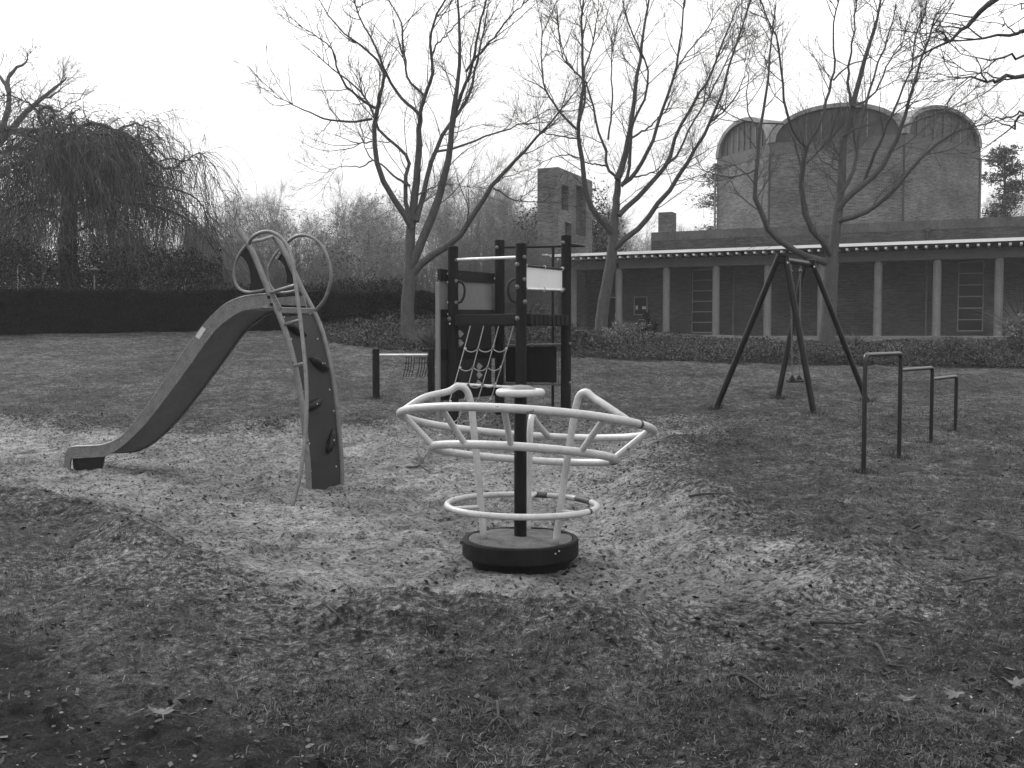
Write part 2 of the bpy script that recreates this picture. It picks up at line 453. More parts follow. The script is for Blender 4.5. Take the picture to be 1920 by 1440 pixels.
hz = MB().box((0, 130, 15), (720, 520, 34)).build('haze', bpy.data.materials.new('haze air'), None, False)
hm = hz.data.materials[0]; hm.use_nodes = True; hm.node_tree.nodes.clear()
ho = hm.node_tree.nodes.new('ShaderNodeOutputMaterial'); hv = hm.node_tree.nodes.new('ShaderNodeVolumePrincipled')
hv.inputs['Color'].default_value = (.93, .93, .93, 1); hv.inputs['Density'].default_value = .00068; hv.inputs['Anisotropy'].default_value = 0.0
hm.node_tree.links.new(hv.outputs[0], ho.inputs['Volume'])
tag(hz, kind='stuff')

# ------------------------------------------------------------------ ground
def axis(parts):
    out = []
    for a, b, s in parts: out += list(np.arange(a, b, s))
    return np.array(out)
gx = np.concatenate([-np.geomspace(300, 9.2, 40), axis([(-9, -4, .07), (-4, 4, .03), (4, 9, .07)]), np.geomspace(9.2, 300, 40)])
gy = np.concatenate([np.linspace(-60, 1.5, 20), axis([(1.7, 2.9, .06), (2.9, 9, .03), (9, 16, .055), (16, 36, .16)]), np.geomspace(36.3, 330, 50)])
XX, YY = np.meshgrid(gx, gy)
ZZ = G(XX, YY, True)
V = np.stack([XX, YY, ZZ], -1).reshape(-1, 3)
nx, ny = len(gx), len(gy)
ii = np.arange(nx * ny).reshape(ny, nx)
Fc = np.stack([ii[:-1, :-1], ii[:-1, 1:], ii[1:, 1:], ii[1:, :-1]], -1).reshape(-1, 4)

def ground_mat():
    m, nt, b = M_new('ground')
    tc = N(nt, 'ShaderNodeTexCoord'); at_ = N(nt, 'ShaderNodeAttribute', attribute_name='sand'); at2 = N(nt, 'ShaderNodeAttribute', attribute_name='bare')
    def nz(s, d=6.0, r=.65, st=None):
        n = N(nt, 'ShaderNodeTexNoise', Scale=s, Detail=d, Roughness=r)
        if st:
            mp = N(nt, 'ShaderNodeMapping'); mp.inputs['Scale'].default_value = st
            nt.links.new(tc.outputs['Object'], mp.inputs[0]); nt.links.new(mp.outputs[0], n.inputs['Vector'])
        else: nt.links.new(tc.outputs['Object'], n.inputs['Vector'])
        return n.outputs[0]
    big, mid, lump, fine, vf = nz(.6), nz(2.6), nz(8.5, 6, .7), nz(26, 8, .75), nz(110, 4, .7)
    def mul(a, bb): return mixc(nt, 1, a, bb, 'MULTIPLY')
    sand = mul(ramp(nt, mid, [(.38, .19), (.62, .32)]), ramp(nt, lump, [(.36, .55), (.48, .98), (.62, 1.18)]))
    sand = mul(sand, ramp(nt, fine, [(.40, .22), (.47, .95), (.62, 1.4)]))
    sand = mul(sand, ramp(nt, vf, [(.36, .58), (.6, 1.42)]))
    sand = mul(sand, ramp(nt, big, [(.38, .80), (.62, 1.2)]))
    grass = mul(ramp(nt, mid, [(.38, .040), (.62, .080)]), ramp(nt, lump, [(.36, .50), (.5, 1), (.64, 1.6)]))
    grass = mul(grass, ramp(nt, fine, [(.37, .35), (.5, 1), (.64, 2.1)]))
    grass = mul(grass, ramp(nt, vf, [(.36, .45), (.62, 1.8)]))
    grass = mul(grass, ramp(nt, big, [(.38, .75), (.62, 1.4)]))
    soil = mul(ramp(nt, lump, [(.36, .014), (.64, .036)]), mul(ramp(nt, fine, [(.37, .5), (.63, 1.5)]), ramp(nt, vf, [(.36, .5), (.6, 1.3), (.68, 2.6)])))
    fac = N(nt, 'ShaderNodeMath', operation='ADD'); nt.links.new(at_.outputs['Fac'], fac.inputs[0])
    sc_ = N(nt, 'ShaderNodeMath', operation='MULTIPLY_ADD'); nt.links.new(fine, sc_.inputs[0]); sc_.inputs[1].default_value = 2.2; sc_.inputs[2].default_value = -1.1
    nt.links.new(sc_.outputs[0], fac.inputs[1])
    c = mixc(nt, at2.outputs['Fac'], grass, soil)
    c = mixc(nt, ramp(nt, fac.outputs[0], [(.3, 0), (.75, 1)]), c, sand)
    nt.links.new(c, b.inputs['Base Color']); b.inputs['Roughness'].default_value = .95; b.inputs['Specular IOR Level'].default_value = .1
    hsum = N(nt, 'ShaderNodeMath', operation='MULTIPLY_ADD'); hsum.inputs[1].default_value = 1.6; nt.links.new(fine, hsum.inputs[0]); nt.links.new(vf, hsum.inputs[2])
    bp = N(nt, 'ShaderNodeBump', Strength=1.0, Distance=.06); nt.links.new(hsum.outputs[0], bp.inputs['Height']); nt.links.new(bp.outputs[0], b.inputs['Normal'])
    return m
ground = np_mesh('ground', V, Fc, ground_mat(), None, True); tag(ground, kind='structure')
sdv = pit_sd(V[:, 0], V[:, 1]) + .35 * fbm(V[:, 0] * .9, V[:, 1] * .9, 5, 3)
sand = sstep(.5, -.6, sdv + .6 * fbm(V[:, 0] * 1.7, V[:, 1] * 1.7, 61, 4)) * (1 - .12 * sstep(8.5, 5.5, V[:, 1]))
worn = .42 * sstep(1.7, -.1, sdv + 1.1 * fbm(V[:, 0] * 1.1 + 5, V[:, 1] * 1.1, 63, 4)); sand = np.maximum(sand, worn)
a_ = ground.data.attributes.new('sand', 'FLOAT', 'POINT'); a_.data.foreach_set('value', sand.astype(np.float32))
bx = V[:, 0] + .5 * fbm(V[:, 0], V[:, 1], 71, 3); by = V[:, 1] + .6 * fbm(V[:, 0], V[:, 1], 73, 3)
bare = sstep(3.35, 2.85, by + .77 * bx)
bare = np.maximum(bare, .7 * sstep(1.3, 2.6, bx) * sstep(6.2, 4.4, by))  # dark soil in the near right corner, also carrying the vignette as colour
bare = np.maximum(bare, .45 * sstep(4.8, 3.5, by))  # soil mix rises towards the camera, darkening the nearest ground
a_ = ground.data.attributes.new('bare', 'FLOAT', 'POINT'); a_.data.foreach_set('value', bare.astype(np.float32))

# ------------------------------------------------------------------ grass, litter, grit
rg = np.random.default_rng(3)
def scatter(n, ya, yb, fov=.62, power=1.6):
    y = ya + (yb - ya) * rg.random(n) ** power
    x = (rg.random(n) * 2 - 1) * (fov * y + .4)
    return x, y
def blades(n, ya, yb, hgt, wid, name, mat, clump, seed, power=1.6, keep_sand=0.02, lean=1.2, sel=None):
    x, y = scatter(n, ya, yb, power=power)
    sd = pit_sd(x, y) + .35 * fbm(x * .9, y * .9, 5, 3)
    p = sstep(-.25, .35, sd + .4 * fbm(x * 1.7, y * 1.7, 61, 3)) * (.25 + .75 * sstep(-.10, .22, fbm(x * 1.4, y * 1.4, seed, 3))) + keep_sand
    bareb = sstep(3.35, 2.85, y + .77 * x)
    p *= (1 - .93 * bareb) * (.35 + .65 * sstep(-.1, 1.5, sd + 1.1 * fbm(x * 1.1 + 5, y * 1.1, 63, 4)))
    if sel is not None: p *= sel(x, y, sd)
    k = rg.random(n) < p; x, y = x[k], y[k]; n = len(x)
    z = G(x, y, True) - .004
    h = rg.uniform(hgt[0], hgt[1], n); th = rg.uniform(0, 2 * np.pi, n); ln = rg.uniform(.3, 1, n) * lean
    d = np.stack([np.cos(th), np.sin(th), np.zeros(n)], 1); s = np.stack([-np.sin(th), np.cos(th), np.zeros(n)], 1)
    B = np.stack([x, y, z], 1); upv = np.array([0, 0, 1.0])
    hh = h[:, None]
    m1 = B + d * hh * ln[:, None] * .35 + upv * hh * .5
    tp = B + d * hh * ln[:, None] * .95 + upv * hh * (.85 - .35 * ln[:, None].clip(0, 1.6))
    wv = s * (wid * rg.uniform(.7, 1.3, n))[:, None]
    Vv = np.stack([B - wv, B + wv, m1 + wv * .8, m1 - wv * .8, tp + wv * .15, tp - wv * .15], 1).reshape(-1, 3)
    b0 = np.arange(n)[:, None] * 6
    Ff = np.concatenate([b0 + np.array([[0, 1, 2, 3]]), b0 + np.array([[3, 2, 4, 5]])], 0)
    return tag(np_mesh(name, Vv, Ff, mat), kind='stuff')
blades(300000, 2.7, 16, (.012, .045), .0017, 'short_grass', MT['blade'], 1, 81, 1.5, .004)
blades(45000, 2.7, 12, (.02, .055), .0013, 'dry_grass', MT['straw'], 1, 87, 1.3, 0.004, 1.5,
       sel=lambda x, y, sd: .10 + .9 * sstep(.16, .42, fbm(x * 2.3, y * 2.3, 91, 3)) + 1.4 * np.exp(-((y + .77 * x - 3.55) / .32) ** 2) * sstep(-.05, .25, fbm(x * 2, y * 2, 93, 3)))
blades(90000, 12, 34, (.02, .06), .004, 'lawn_grass', MT['blade'], 1, 83, 1.2, 0.0)

def scatter_leaves(n, name, mat, size, ya, yb, power, prob, flat=.75, lift=.004, aspect=.6):
    x, y = scatter(n, ya, yb, power=power)
    sd = pit_sd(x, y) + .35 * fbm(x * .9, y * .9, 5, 3)
    k = rg.random(n) < prob(x, y, sd); x, y = x[k], y[k]
    z = G(x, y, True) + lift
    Vv, Ff = leaves(rg, np.stack([x, y, z], 1), rg.uniform(size[0], size[1], len(x)), flat, aspect)
    return tag(np_mesh(name, Vv, Ff, mat), kind='stuff')
scatter_leaves(120000, 'leaf_litter', MT['litter'], (.008, .046), 3, 17, 1.2,
               lambda x, y, sd: np.where(sd < .3, .24 * (.2 + 1.6 * sstep(-.10, .25, fbm(x * 2.2, y * 2.2, 97, 3))), .12) + .5 * np.exp(-((sd - .1) / .5) ** 2) * sstep(9, 12, y), .7, .008)
scatter_leaves(2600, 'pale_leaf_litter', MT['leaf'], (.008, .036), 2.8, 20, 1.3, lambda x, y, sd: .16 + .3 * np.exp(-((sd - .1) / .4) ** 2), .8, .008)
scatter_leaves(5000, 'pale_grit', MT['grit'], (.005, .013), 2.7, 9, 1.2, lambda x, y, sd: np.where(sd > .3, .35, .1), .5, .003, .9)

# ------------------------------------------------------------------ fallen leaves and twigs (things)
LEAF = [(.012, -.62), (.02, -.16), (.16, -.26), (.36, -.22), (.30, -.06), (.52, .06), (.46, .16), (.26, .13), (.34, .36), (.22, .36), (.12, .25), (.10, .42), (0, .56), (-.09, .40), (-.14, .24), (-.30, .40), (-.33, .22), (-.24, .11), (-.50, .14), (-.44, .02), (-.26, -.05), (-.36, -.18), (-.17, -.24), (-.02, -.16), (-.012, -.62)]
def fallen_leaf(px, py, size, rot, label, mat='leaf', tilt=.25):
    tilt *= .35; size *= .78; p = hit(px, py); z = g(p[0], p[1]) + .012
    mb = MB(); c, s = math.cos(rot), math.sin(rot); pts = []
    for a, b in LEAF:
        a, b = a * (1 + .25 * math.sin(rot * 7 + 3 * b)), b * (1 + .2 * math.cos(rot * 5 + 4 * a)); X, Yy = (a * c - b * s) * size, (a * s + b * c) * size
        zz = .75 * size * (a * a + b * b) * (.5 + .8 * math.sin(2.3 * math.atan2(b, a) + rot * 3)) + tilt * Yy + rnd.uniform(0, .06) * size
        pts.append((p[0] + X, p[1] + Yy, z + zz + .006))
    n = len(pts); ctr = (p[0], p[1], z + .008)
    V = pts + [ctr] + [(x, y, q - .0015) for x, y, q in pts] + [(ctr[0], ctr[1], ctr[2] - .0015)]
    Fq = [(i, (i + 1) % n, n) for i in range(n)] + [(n + 1 + (i + 1) % n, n + 1 + i, 2 * n + 1) for i in range(n)]
    mb.add(V, Fq)
    o = mb.build('fallen_leaf', MT[mat], None, 60)
    return tag(o, label, 'leaf', 'dry plane leaves lying on the ground')
for a in [
    (305, 1366, .13, .4, 'pale star shaped dry leaf on bare dark soil in the lower left corner'),
    (1790, 1338, .12, 2.3, 'grey lobed leaf on the right of three near the lower right corner, one lobe raised'),
    (1905, 1306, .12, 1.0, 'pale lobed leaf cut by the right edge of the photo'),
    (1703, 1334, .10, 3.0, 'pale leaf lying flat just left of the grey lobed leaf near the right corner', 'leaf', .05),
    (738, 1155, .13, .9, 'bright torn leaf on the sand in front and left of the spinner'),
    (420, 1102, .10, 4.0, 'crumpled pale leaf at the left lip of the sand pit', 'leaf', .5),
    (385, 1054, .12, 5.0, 'long pale leaf leaning in the grass tuft left of the sand pit', 'leaf', .6),
    (1298, 970, .13, 1.7, 'bright flat leaf on the sand right of the spinner ring'),
    (1496, 1019, .13, 2.6, 'bright leaf on the dark hump at the right lip of the pit', 'leaf', .5),
    (1583, 960, .16, .2, 'pale leaf lying on the grass beyond the right lip of the pit'),
    (841, 972, .11, 2.0, 'small bright leaf on the sand beside the left upright of the spinner', 'leaf', .5),
    (783, 1408, .10, .3, 'rounded grey leaf in the grass at the bottom middle left', 'leaf_dark'),
    (155, 896, .16, 1.1, 'pale curled leaf in front of the foot of the slide', 'leaf', .6),
    (258, 893, .2, 2.2, 'brown curled leaf right of the slide foot', 'leaf_dark', .5),
    (640, 1140, .10, 2.8, 'pale leaf beside the thin twig on the sand left of centre', 'leaf', .5),
    (1245, 1015, .12, .7, 'pale leaf on the sand right of the black drum', 'leaf', .4),
]: fallen_leaf(*a)

def fallen_twig(pts, r, label, forks=()):
    mb = MB()
    def path(pp, rr):
        Q = []
        for i, (px, py) in enumerate(pp):
            p = hit(px, py); Q.append((p[0], p[1], g(p[0], p[1]) + rr * .8 + .004 + (.012 if 0 < i < len(pp) - 1 else 0)))
        mb.tube(smooth_path(Q, len(Q) * 4), np.linspace(rr, rr * .5, len(Q) * 4), 6)
    path(pts, r)
    for fk in forks: path(fk, r * .65)
    return tag(mb.build('fallen_twig', MT['stick'], None, 60), label, 'twig', 'twigs lying on the ground')
fallen_twig([(1518, 1184), (1550, 1187), (1585, 1186), (1612, 1178)], .010, 'long bowed twig with a short fork on the right hand grass', [[(1575, 1187), (1570, 1174)]])
fallen_twig([(453, 1213), (475, 1216), (497, 1215)], .008, 'short straight twig on the bare ground below the slide ladder')
fallen_twig([(612, 1138), (628, 1152), (650, 1170)], .008, 'thin pale twig on the sand left of the spinner, a leaf at its end')
fallen_twig([(1641, 1220), (1650, 1238), (1664, 1252)], .010, 'short dark twig pointing up beside a white pebble', [[(1664, 1252), (1698, 1258)], [(1655, 1269), (1675, 1264)]])
fallen_twig([(1710, 996), (1730, 1005), (1748, 1013)], .012, 'bent twig on the grass in front of the stepped black bars')
fallen_twig([(1772, 1056), (1788, 1053), (1801, 1054)], .012, 'stubby thick twig on the right lawn below the bent twig')
fallen_twig([(1803, 1099), (1830, 1100), (1866, 1097)], .009, 'dark straight twig lying level near the right edge')
fallen_twig([(932, 1305), (933, 1330), (935, 1350)], .009, 'three legged twig standing out of the grass at bottom centre', [[(935, 1350), (920, 1360), (908, 1368)], [(935, 1350), (950, 1356), (962, 1364)]])
fallen_twig([(1362, 1288), (1390, 1294), (1435, 1310)], .009, 'forked dark twigs lying together right of the bottom centre', [[(1380, 1292), (1384, 1312), (1392, 1322)], [(1385, 1293), (1410, 1288)]])
fallen_twig([(1673, 1354), (1682, 1372), (1687, 1388)], .006, 'thin pale curved twig left of the lobed leaf')
fallen_twig([(1106, 1370), (1122, 1360), (1138, 1348)], .007, 'pale snapped twig in the grass right of the three legged twig')
fallen_twig([(1088, 1334), (1098, 1328), (1112, 1324)], .006, 'thin brown twig above the pale snapped twig')
fallen_twig([(215, 1114), (232, 1113), (250, 1111)], .009, 'short dark twig on the grass left of the sand pit')
fallen_twig([(272, 1354), (310, 1352), (350, 1350)], .007, 'straight twig lying right behind the star shaped leaf')
fallen_twig([(1292, 940), (1330, 940), (1365, 936)], .012, 'long thin twig at the top of the right lip of the pit')
fallen_twig([(742, 881), (775, 879), (788, 872), (806, 850), (822, 826)], .013, 'dark forked stick on the sand under the climbing net', [[(788, 872), (786, 858), (781, 850)], [(785, 874), (800, 881), (812, 878)]])

# ------------------------------------------------------------------ spinner carousel
sp_c = np.array([.06, 7.19]); sp_z = -.13
S = thing('spinner_carousel', 'white tubular spinner with tilted double ring and black drum base in the sand', 'playground spinner', (sp_c[0], sp_c[1], sp_z))
cx, cy = sp_c
drum = MB().lathe((cx, cy, 0), [(.33, sp_z - .06), (.36, -.075), (.405, -.072), (.416, -.058), (.416, .042), (.408, .054), (.378, .054), (.372, .040), (.02, .046)], 64).build('base_drum', MT['rubber'], S, 20)
for px, py in ((1064, 1045), (1079, 1041)):
    d = ray(px, py); t = 6.80; p = np.array([0, 0, EYE]) + d * t
    v = p[:2] - sp_c; v = v / np.linalg.norm(v); q = np.array([cx + v[0] * .417, cy + v[1] * .417, p[2]])
    MB().dome(q, (v[0], v[1], 0), .006, .8).build('bolt', MT['bolt'], drum)
gV, gF = [], []
nr, na = 10, 48
for i in range(nr + 1):
    rr = .371 * i / nr
    for j in range(na):
        a = 2 * math.pi * j / na; x, y = rr * math.cos(a), rr * math.sin(a)
        gV.append((cx + x, cy + y, .052 + .02 * float(fbm(np.array([x * 9]), np.array([y * 9]), 3, 3)[0]) + .012 * (1 - i / nr) - .004 * (i == nr)))
for i in range(nr):
    for j in range(na): gF.append((i * na + j, i * na + (j + 1) % na, (i + 1) * na + (j + 1) % na, (i + 1) * na + j))
MB().add(gV, gF).build('sand_fill', mottled('drum sand', .03, .11, 14, .95, .5, fine=.4), S)
MB().cyl((cx, cy, .04), (cx, cy, 1.09), .045, 24).build('centre_pole', MT['black_paint'], S)
def ring(c, r, z, sx=0, sy=0, n=72, phase=0):
    return [(c[0] + r * math.cos(a), c[1] + r * math.sin(a), z + sx * r * math.cos(a) + sy * r * math.sin(a)) for a in np.linspace(0, 2 * np.pi, n, endpoint=False)]
SX, SY = -.071, -.188
upc, loc_ = (cx + .045, cy + .04), (cx + .025, cy)
UPZ, LOZ, RU, RL = .864, .652, .90, .655
def onr(c, r, z, a): return np.array([c[0] + r * math.cos(a), c[1] + r * math.sin(a), z + SX * r * math.cos(a) + SY * r * math.sin(a)])
MB().tube(ring(upc, RU, UPZ, SX, SY, 96), .0285, 16, True).build('upper_ring', MT['white_paint'], S, True)
MB().tube(ring(loc_, RL, LOZ, SX, SY, 80), .0285, 16, True).build('lower_ring', MT['white_paint'], S, True)
fr = MB().tube(ring((cx + .012, cy), .535, .287, -.01, -.016, 72), .022, 14, True).build('foot_ring', MT['white_paint'], S, True)
wh = MB().tube(ring((cx, cy), .150, 1.092, 0, 0, 48), .027, 14, True)
wh.lathe((cx, cy, 0), [(.15, 1.086), (.15, 1.098), (.02, 1.10)], 32)
whl = wh.build('hand_wheel', MT['white_paint'], S)
MB().lathe((cx, cy, 0), [(.125, 1.098), (.118, 1.112), (.09, 1.130), (.05, 1.142), (.01, 1.146)], 32).build('cap', MT['cap_grey'], whl)
for deg in (78, 197, 318):
    a = R(deg); u = np.array([math.cos(a), math.sin(a)])
    end = onr(upc, RU, UPZ, a)
    zt = 1.08 + .5 * (SX * u[0] + SY * u[1]) - (.09 if deg == 78 else 0)
    k0, k1 = (.055, .135) if deg == 318 else (0, 0)          # the right hand upright leans out farther
    pr = [(.27 + k0, .05), (.305 + k0 * .6 + k1 * .4, .4 * zt), (.345 + k0 * .2 + k1 * .8, .75 * zt), (.36 + k1, .88 * zt), (.395 + k1, zt - .03), (.455 + k1, zt), (.53 + k1 * .9, zt - .035), (.70 + k1 * .4, zt * .55 + end[2] * .45 - .0)]
    pts = [np.array([cx + u[0] * r, cy + u[1] * r, z]) for r, z in pr] + [end]
    P = smooth_path(pts, 60)
    MB().tube(P, .0245, 14).build('upright', MT['white_paint'], S, True)
    MB().cyl((cx + u[0] * (.29 + k0), cy + u[1] * (.29 + k0), .287), (cx + .012 + u[0] * .53, cy + u[1] * .53, .287), .014, 10).build('spoke', MT['white_paint'], S)
for a0, a1, c_, r_, z_, sx_, sy_, tr_ in ((-35.5, -33.5, upc, RU, UPZ, SX, SY, .0295), (-33, -30, (cx + .012, cy), .535, .287, -.01, -.016, .0232), (68, 80, (cx + .012, cy), .535, .287, -.01, -.016, .0232), (18, 40, (cx + .012, cy), .535, .287, -.01, -.016, .0228), (-8, 10, loc_, RL, LOZ, SX, SY, .0292)):
    MB().tube([np.array([c_[0] + r_ * math.cos(R(q)), c_[1] + r_ * math.sin(R(q)), z_ + sx_ * r_ * math.cos(R(q)) + sy_ * r_ * math.sin(R(q))]) for q in np.linspace(a0, a1, 8)], tr_, 14).build('worn_band', MT['worn'], S, True)
for deg in (193, 231, 260, 303, 341):
    MB().cyl(onr(upc, RU, UPZ, R(deg)), onr(loc_, RL, LOZ, R(deg + (2 if deg < 300 else 1))), .021, 14).build('strut', MT['white_paint'], S)

# ------------------------------------------------------------------ slide
u2 = np.array([-.888, .460]); n2 = np.array([.460, .888])
SP0 = hit(580, 920)
SW = .60
def near(px, py, off=0.0):
    return onplane(px, py, (SP0[0] + n2[0] * off, SP0[1] + n2[1] * off, 0), (n2[0], n2[1], 0))
def far_(px, py): return near(px, py, SW)
SL = thing('slide', 'grey metal slide with curved ladder poles and a dark climbing wall', 'slide', (SP0[0] - .6, SP0[1] + .6, SP0[2]))
nst = [(447, 430), (466, 458), (482, 492), (505, 550), (525, 595), (541, 640), (556, 700), (566, 755), (572, 815), (577, 870), (580, 930)]
fst = [(513, 443), (531, 468), (548, 503), (570, 550), (590, 588), (606, 630), (620, 690), (630, 755), (636, 820), (640, 870), (641, 925)]
MB().tube(smooth_path([near(*p) for p in nst]), .031, 14).build('ladder_pole', MT['stringer'], SL)
MB().tube(smooth_path([far_(*p) for p in fst]), .031, 14).build('ladder_pole', MT['stringer'], SL)
# thin rail with its depths
rail = [(467, 458, 10.68), (472, 447, 10.64), (487, 437, 10.6), (505, 434.5, 10.55), (525, 444, 10.47), (540, 464, 10.4), (549, 492, 10.33), (554, 530, 10.25), (562, 590, 10.12), (569, 650, 10.0),
        (574, 710, 9.9), (575, 770, 9.82), (571, 830, 9.75), (563, 890, 9.68), (549, 948, 9.6)]
RP = smooth_path([at(a, b, c) for a, b, c in rail])
MB().tube(RP, .0195, 12).build('curved_rail', MT['stringer'], SL)
for (a, b, ya, c, d, yc) in ((507, 549, None, 554, 535, 10.24), (535, 608, None, 564, 600, 10.10), (552, 686, None, 572, 681, 9.95)):
    MB().cyl(near(a, b), at(c, d, yc), .019, 12).build('rung', MT['stringer'], SL)
for px, py in ((565, 755), (575, 828)):
    MB().dome(near(px, py), (.4, -.9, 0), .03, 1.0, 14).build('grip_knob', MT['cap_grey'], SL)
MB().tube(smooth_path([near(466, 456), near(474, 453, .1), near(490, 450, .28), far_(512, 443)]), .019, 12).build('top_bar', MT['stringer'], SL)
# hoops
h1 = [(463, 459), (449, 477), (440, 503), (440, 526), (449, 542), (465, 548), (485, 546), (503, 541)]
MB().tube(smooth_path([near(*p) for p in h1]), .0165, 12).build('hoop', MT['stringer'], SL)
h2 = [(530, 462), (514, 481), (504, 503), (503, 524), (508, 538), (518, 547), (535, 549), (560, 544)]
MB().tube(smooth_path([far_(*p) for p in h2]), .0165, 12).build('hoop', MT['stringer'], SL)
h3 = [(537, 457), (550, 446), (566, 441), (586, 446), (603, 461), (615, 486), (621, 515), (616, 543), (606, 566), (589, 585)]
MB().tube(smooth_path([far_(*p) for p in h3]), .0185, 12).build('hoop', MT['stringer'], SL)
def plate(pts, fn, th, name, mat, parent):
    P = [fn(*p) for p in pts]
    return MB().prism(P, (n2[0] * th, n2[1] * th, 0)).build(name, mat, parent, 30)
plate([(461, 464), (467, 470), (480, 497), (498, 541), (467, 544), (470, 530), (469, 512), (464, 495), (456, 483), (449, 479)], near, .012, 'guard_panel', MT['dark_panel'], SL)
pf = plate([(526, 474), (533, 482), (545, 508), (552, 531), (537, 532), (538, 518), (534, 500), (527, 490), (518, 485)], far_, .012, 'guard_panel', MT['dark_panel'], SL)
bp = plate([(516, 483), (526, 467), (529, 472), (520, 487)], lambda a, b: near(a, b, SW - .015), .008, 'bracket', MT['galv'], SL)
for px, py in ((518, 483), (524, 474)): MB().dome(near(px, py, SW - .016), (-n2[0], -n2[1], 0), .008).build('bolt', MT['bolt'], bp)
# chute
top = [(512, 551), (485, 553), (460, 556), (440, 562), (420, 572), (400, 590), (380, 612), (360, 638), (330, 682), (300, 727), (275, 762), (250, 795), (230, 817), (210, 829), (190, 835), (165, 837), (140, 838), (129, 841), (122, 851), (119, 882)]
bot = [(518, 577), (490, 578), (468, 580), (450, 585), (430, 597), (410, 613), (391, 635), (362, 676), (332, 718), (302, 758), (275, 792), (254, 814), (238, 829), (222, 842), (205, 851), (190, 856), (162, 858), (138, 859), (132, 864), (130, 884)]
Tn = smooth_path([near(*p) for p in top]); Bn = smooth_path([near(*p) for p in bot])
CW = .52
off = np.array([n2[0], n2[1], 0])
k = len(Tn)
def strip(A, B, th):
    mb = MB(); V = list(A) + list(B) + [p + th for p in A] + [p + th for p in B]
    f = []
    for i in range(k - 1):
        f += [(i, i + 1, k + i + 1, k + i), (2 * k + i + 1, 2 * k + i, 3 * k + i, 3 * k + i + 1), (i + 1, i, 2 * k + i, 2 * k + i + 1), (k + i, k + i + 1, 3 * k + i + 1, 3 * k + i)]
    f += [(0, k, 3 * k, 2 * k), (k - 1, 2 * k - 1, 4 * k - 1, 3 * k - 1)]
    return mb.add(V, f)
sw_ = strip(Tn, Bn, off * .02).build('side_wall', MT['galv'], SL)
MB().tube(Tn[:-8] + off * .01, .014, 8).build('rim', MT['galv'], sw_)
strip(Tn + off * (CW - .02), Bn + off * (CW - .02), off * .02).build('side_wall', MT['galv'], SL)
dn = np.gradient(Bn, axis=0); nn = np.stack([-dn[:, 2] * u2[0], -dn[:, 2] * u2[1], (dn[:, 0] * u2[0] + dn[:, 1] * u2[1])], 1)
nn /= np.linalg.norm(nn, axis=1)[:, None]
nn *= np.sign(nn[:, 2:3] + 1e-6)
kk = k - 12
A = Bn[:kk] + off * .02 + nn[:kk] * .03
bed = MB(); Vb = list(A) + list(A + off * (CW - .04)) + list(A - nn[:kk] * .012) + list(A + off * (CW - .04) - nn[:kk] * .012)
fb = []
for i in range(kk - 1):
    fb += [(i, kk + i, kk + i + 1, i + 1), (2 * kk + i, 2 * kk + i + 1, 3 * kk + i + 1, 3 * kk + i)]
bed.add(Vb, fb).build('chute_bed', MT['chute_under'], SL)
e0 = near(190, 857); e1 = near(190, 880)
MB().prism([near(132, 860) + off * .03, near(192, 857) + off * .03, near(191, 880, .03) + off * .0, near(134, 884) + off * .03], off * .006).build('recess_shade', MT['dark_panel'], SL)  # dark sheet standing in for the shaded recess under the chute end
st_ = [near(366, 631, -.004), near(379, 612, -.004), near(386, 617, -.004), near(373, 636, -.004)]
MB().prism(st_, off * .003).build('sticker', MT['hold'], sw_)
# deck and climbing wall
d0, d1 = near(525, 577), far_(588, 578)
zdk = .5 * (d0[2] + d1[2])
dc = (d0 + d1) / 2; dc[2] = zdk - .03
MB().box(dc + np.array([u2[0], u2[1], 0]) * .02, (SW, .05, .07), (n2[0], n2[1], 0), (u2[0], u2[1], 0), bev=.008).build('deck_edge', MT['galv'], SL)
MB().box(dc + np.array([u2[0], u2[1], 0]) * .22 + np.array([0, 0, .02]), (SW - .06, .40, .03), (n2[0], n2[1], 0), (u2[0], u2[1], 0)).build('deck', MT['galv'], SL)
plate([(503, 553), (513, 549), (527, 577), (523, 583), (512, 577)], lambda a, b: near(a, b, -.02), .015, 'bracket', MT['galv'], SL)
for px, py in ((504, 557), (509, 571)): MB().box(near(px, py, -.03), (.035, .03, .035), (u2[0], u2[1], 0), (n2[0], n2[1], 0), bev=.006).build('bolt', MT['dark_panel'], SL)
nw = smooth_path([near(*p) for p in nst[4:]], 40); fw = smooth_path([far_(*p) for p in fst[4:]], 40)
cw = MB(); nwi, fwi = nw + off * .03, fw - off * .03
th = np.array([u2[0], u2[1], 0]) * .018
for A_, B_ in ((nwi, fwi),):
    kk = len(A_); V = list(A_) + list(B_) + list(A_ + th) + list(B_ + th)
    f = []
    for i in range(kk - 1):
        f += [(i, i + 1, kk + i + 1, kk + i), (2 * kk + i, 3 * kk + i, 3 * kk + i + 1, 2 * kk + i + 1), (i + 1, i, 2 * kk + i, 2 * kk + i + 1), (kk + i, kk + i + 1, 3 * kk + i + 1, 3 * kk + i)]
    cw.add(V, f)
wall = cw.build('climbing_wall', MT['mid_panel'], SL)
def onwall(px, py):
    best = None
    d = ray(px, py)
    # intersect with ruled strip: search row/col
    W_ = nwi[:, None] + (fwi - nwi)[:, None] * np.linspace(0, 1, 41)[None, :, None]
    Q = W_ - np.array([0, 0, EYE]); X = Q[..., 0] / (Q[..., 1] * CT - Q[..., 2] * ST); Yy = (Q[..., 1] * ST + Q[..., 2] * CT) / (Q[..., 1] * CT - Q[..., 2] * ST)
    e = (960 + F * X - px) ** 2 + (720 - F * Yy - py) ** 2
    i, j = np.unravel_index(np.argmin(e), e.shape); return W_[i, j]
wn = np.array([-u2[0], -u2[1], .25]); wn /= np.linalg.norm(wn)
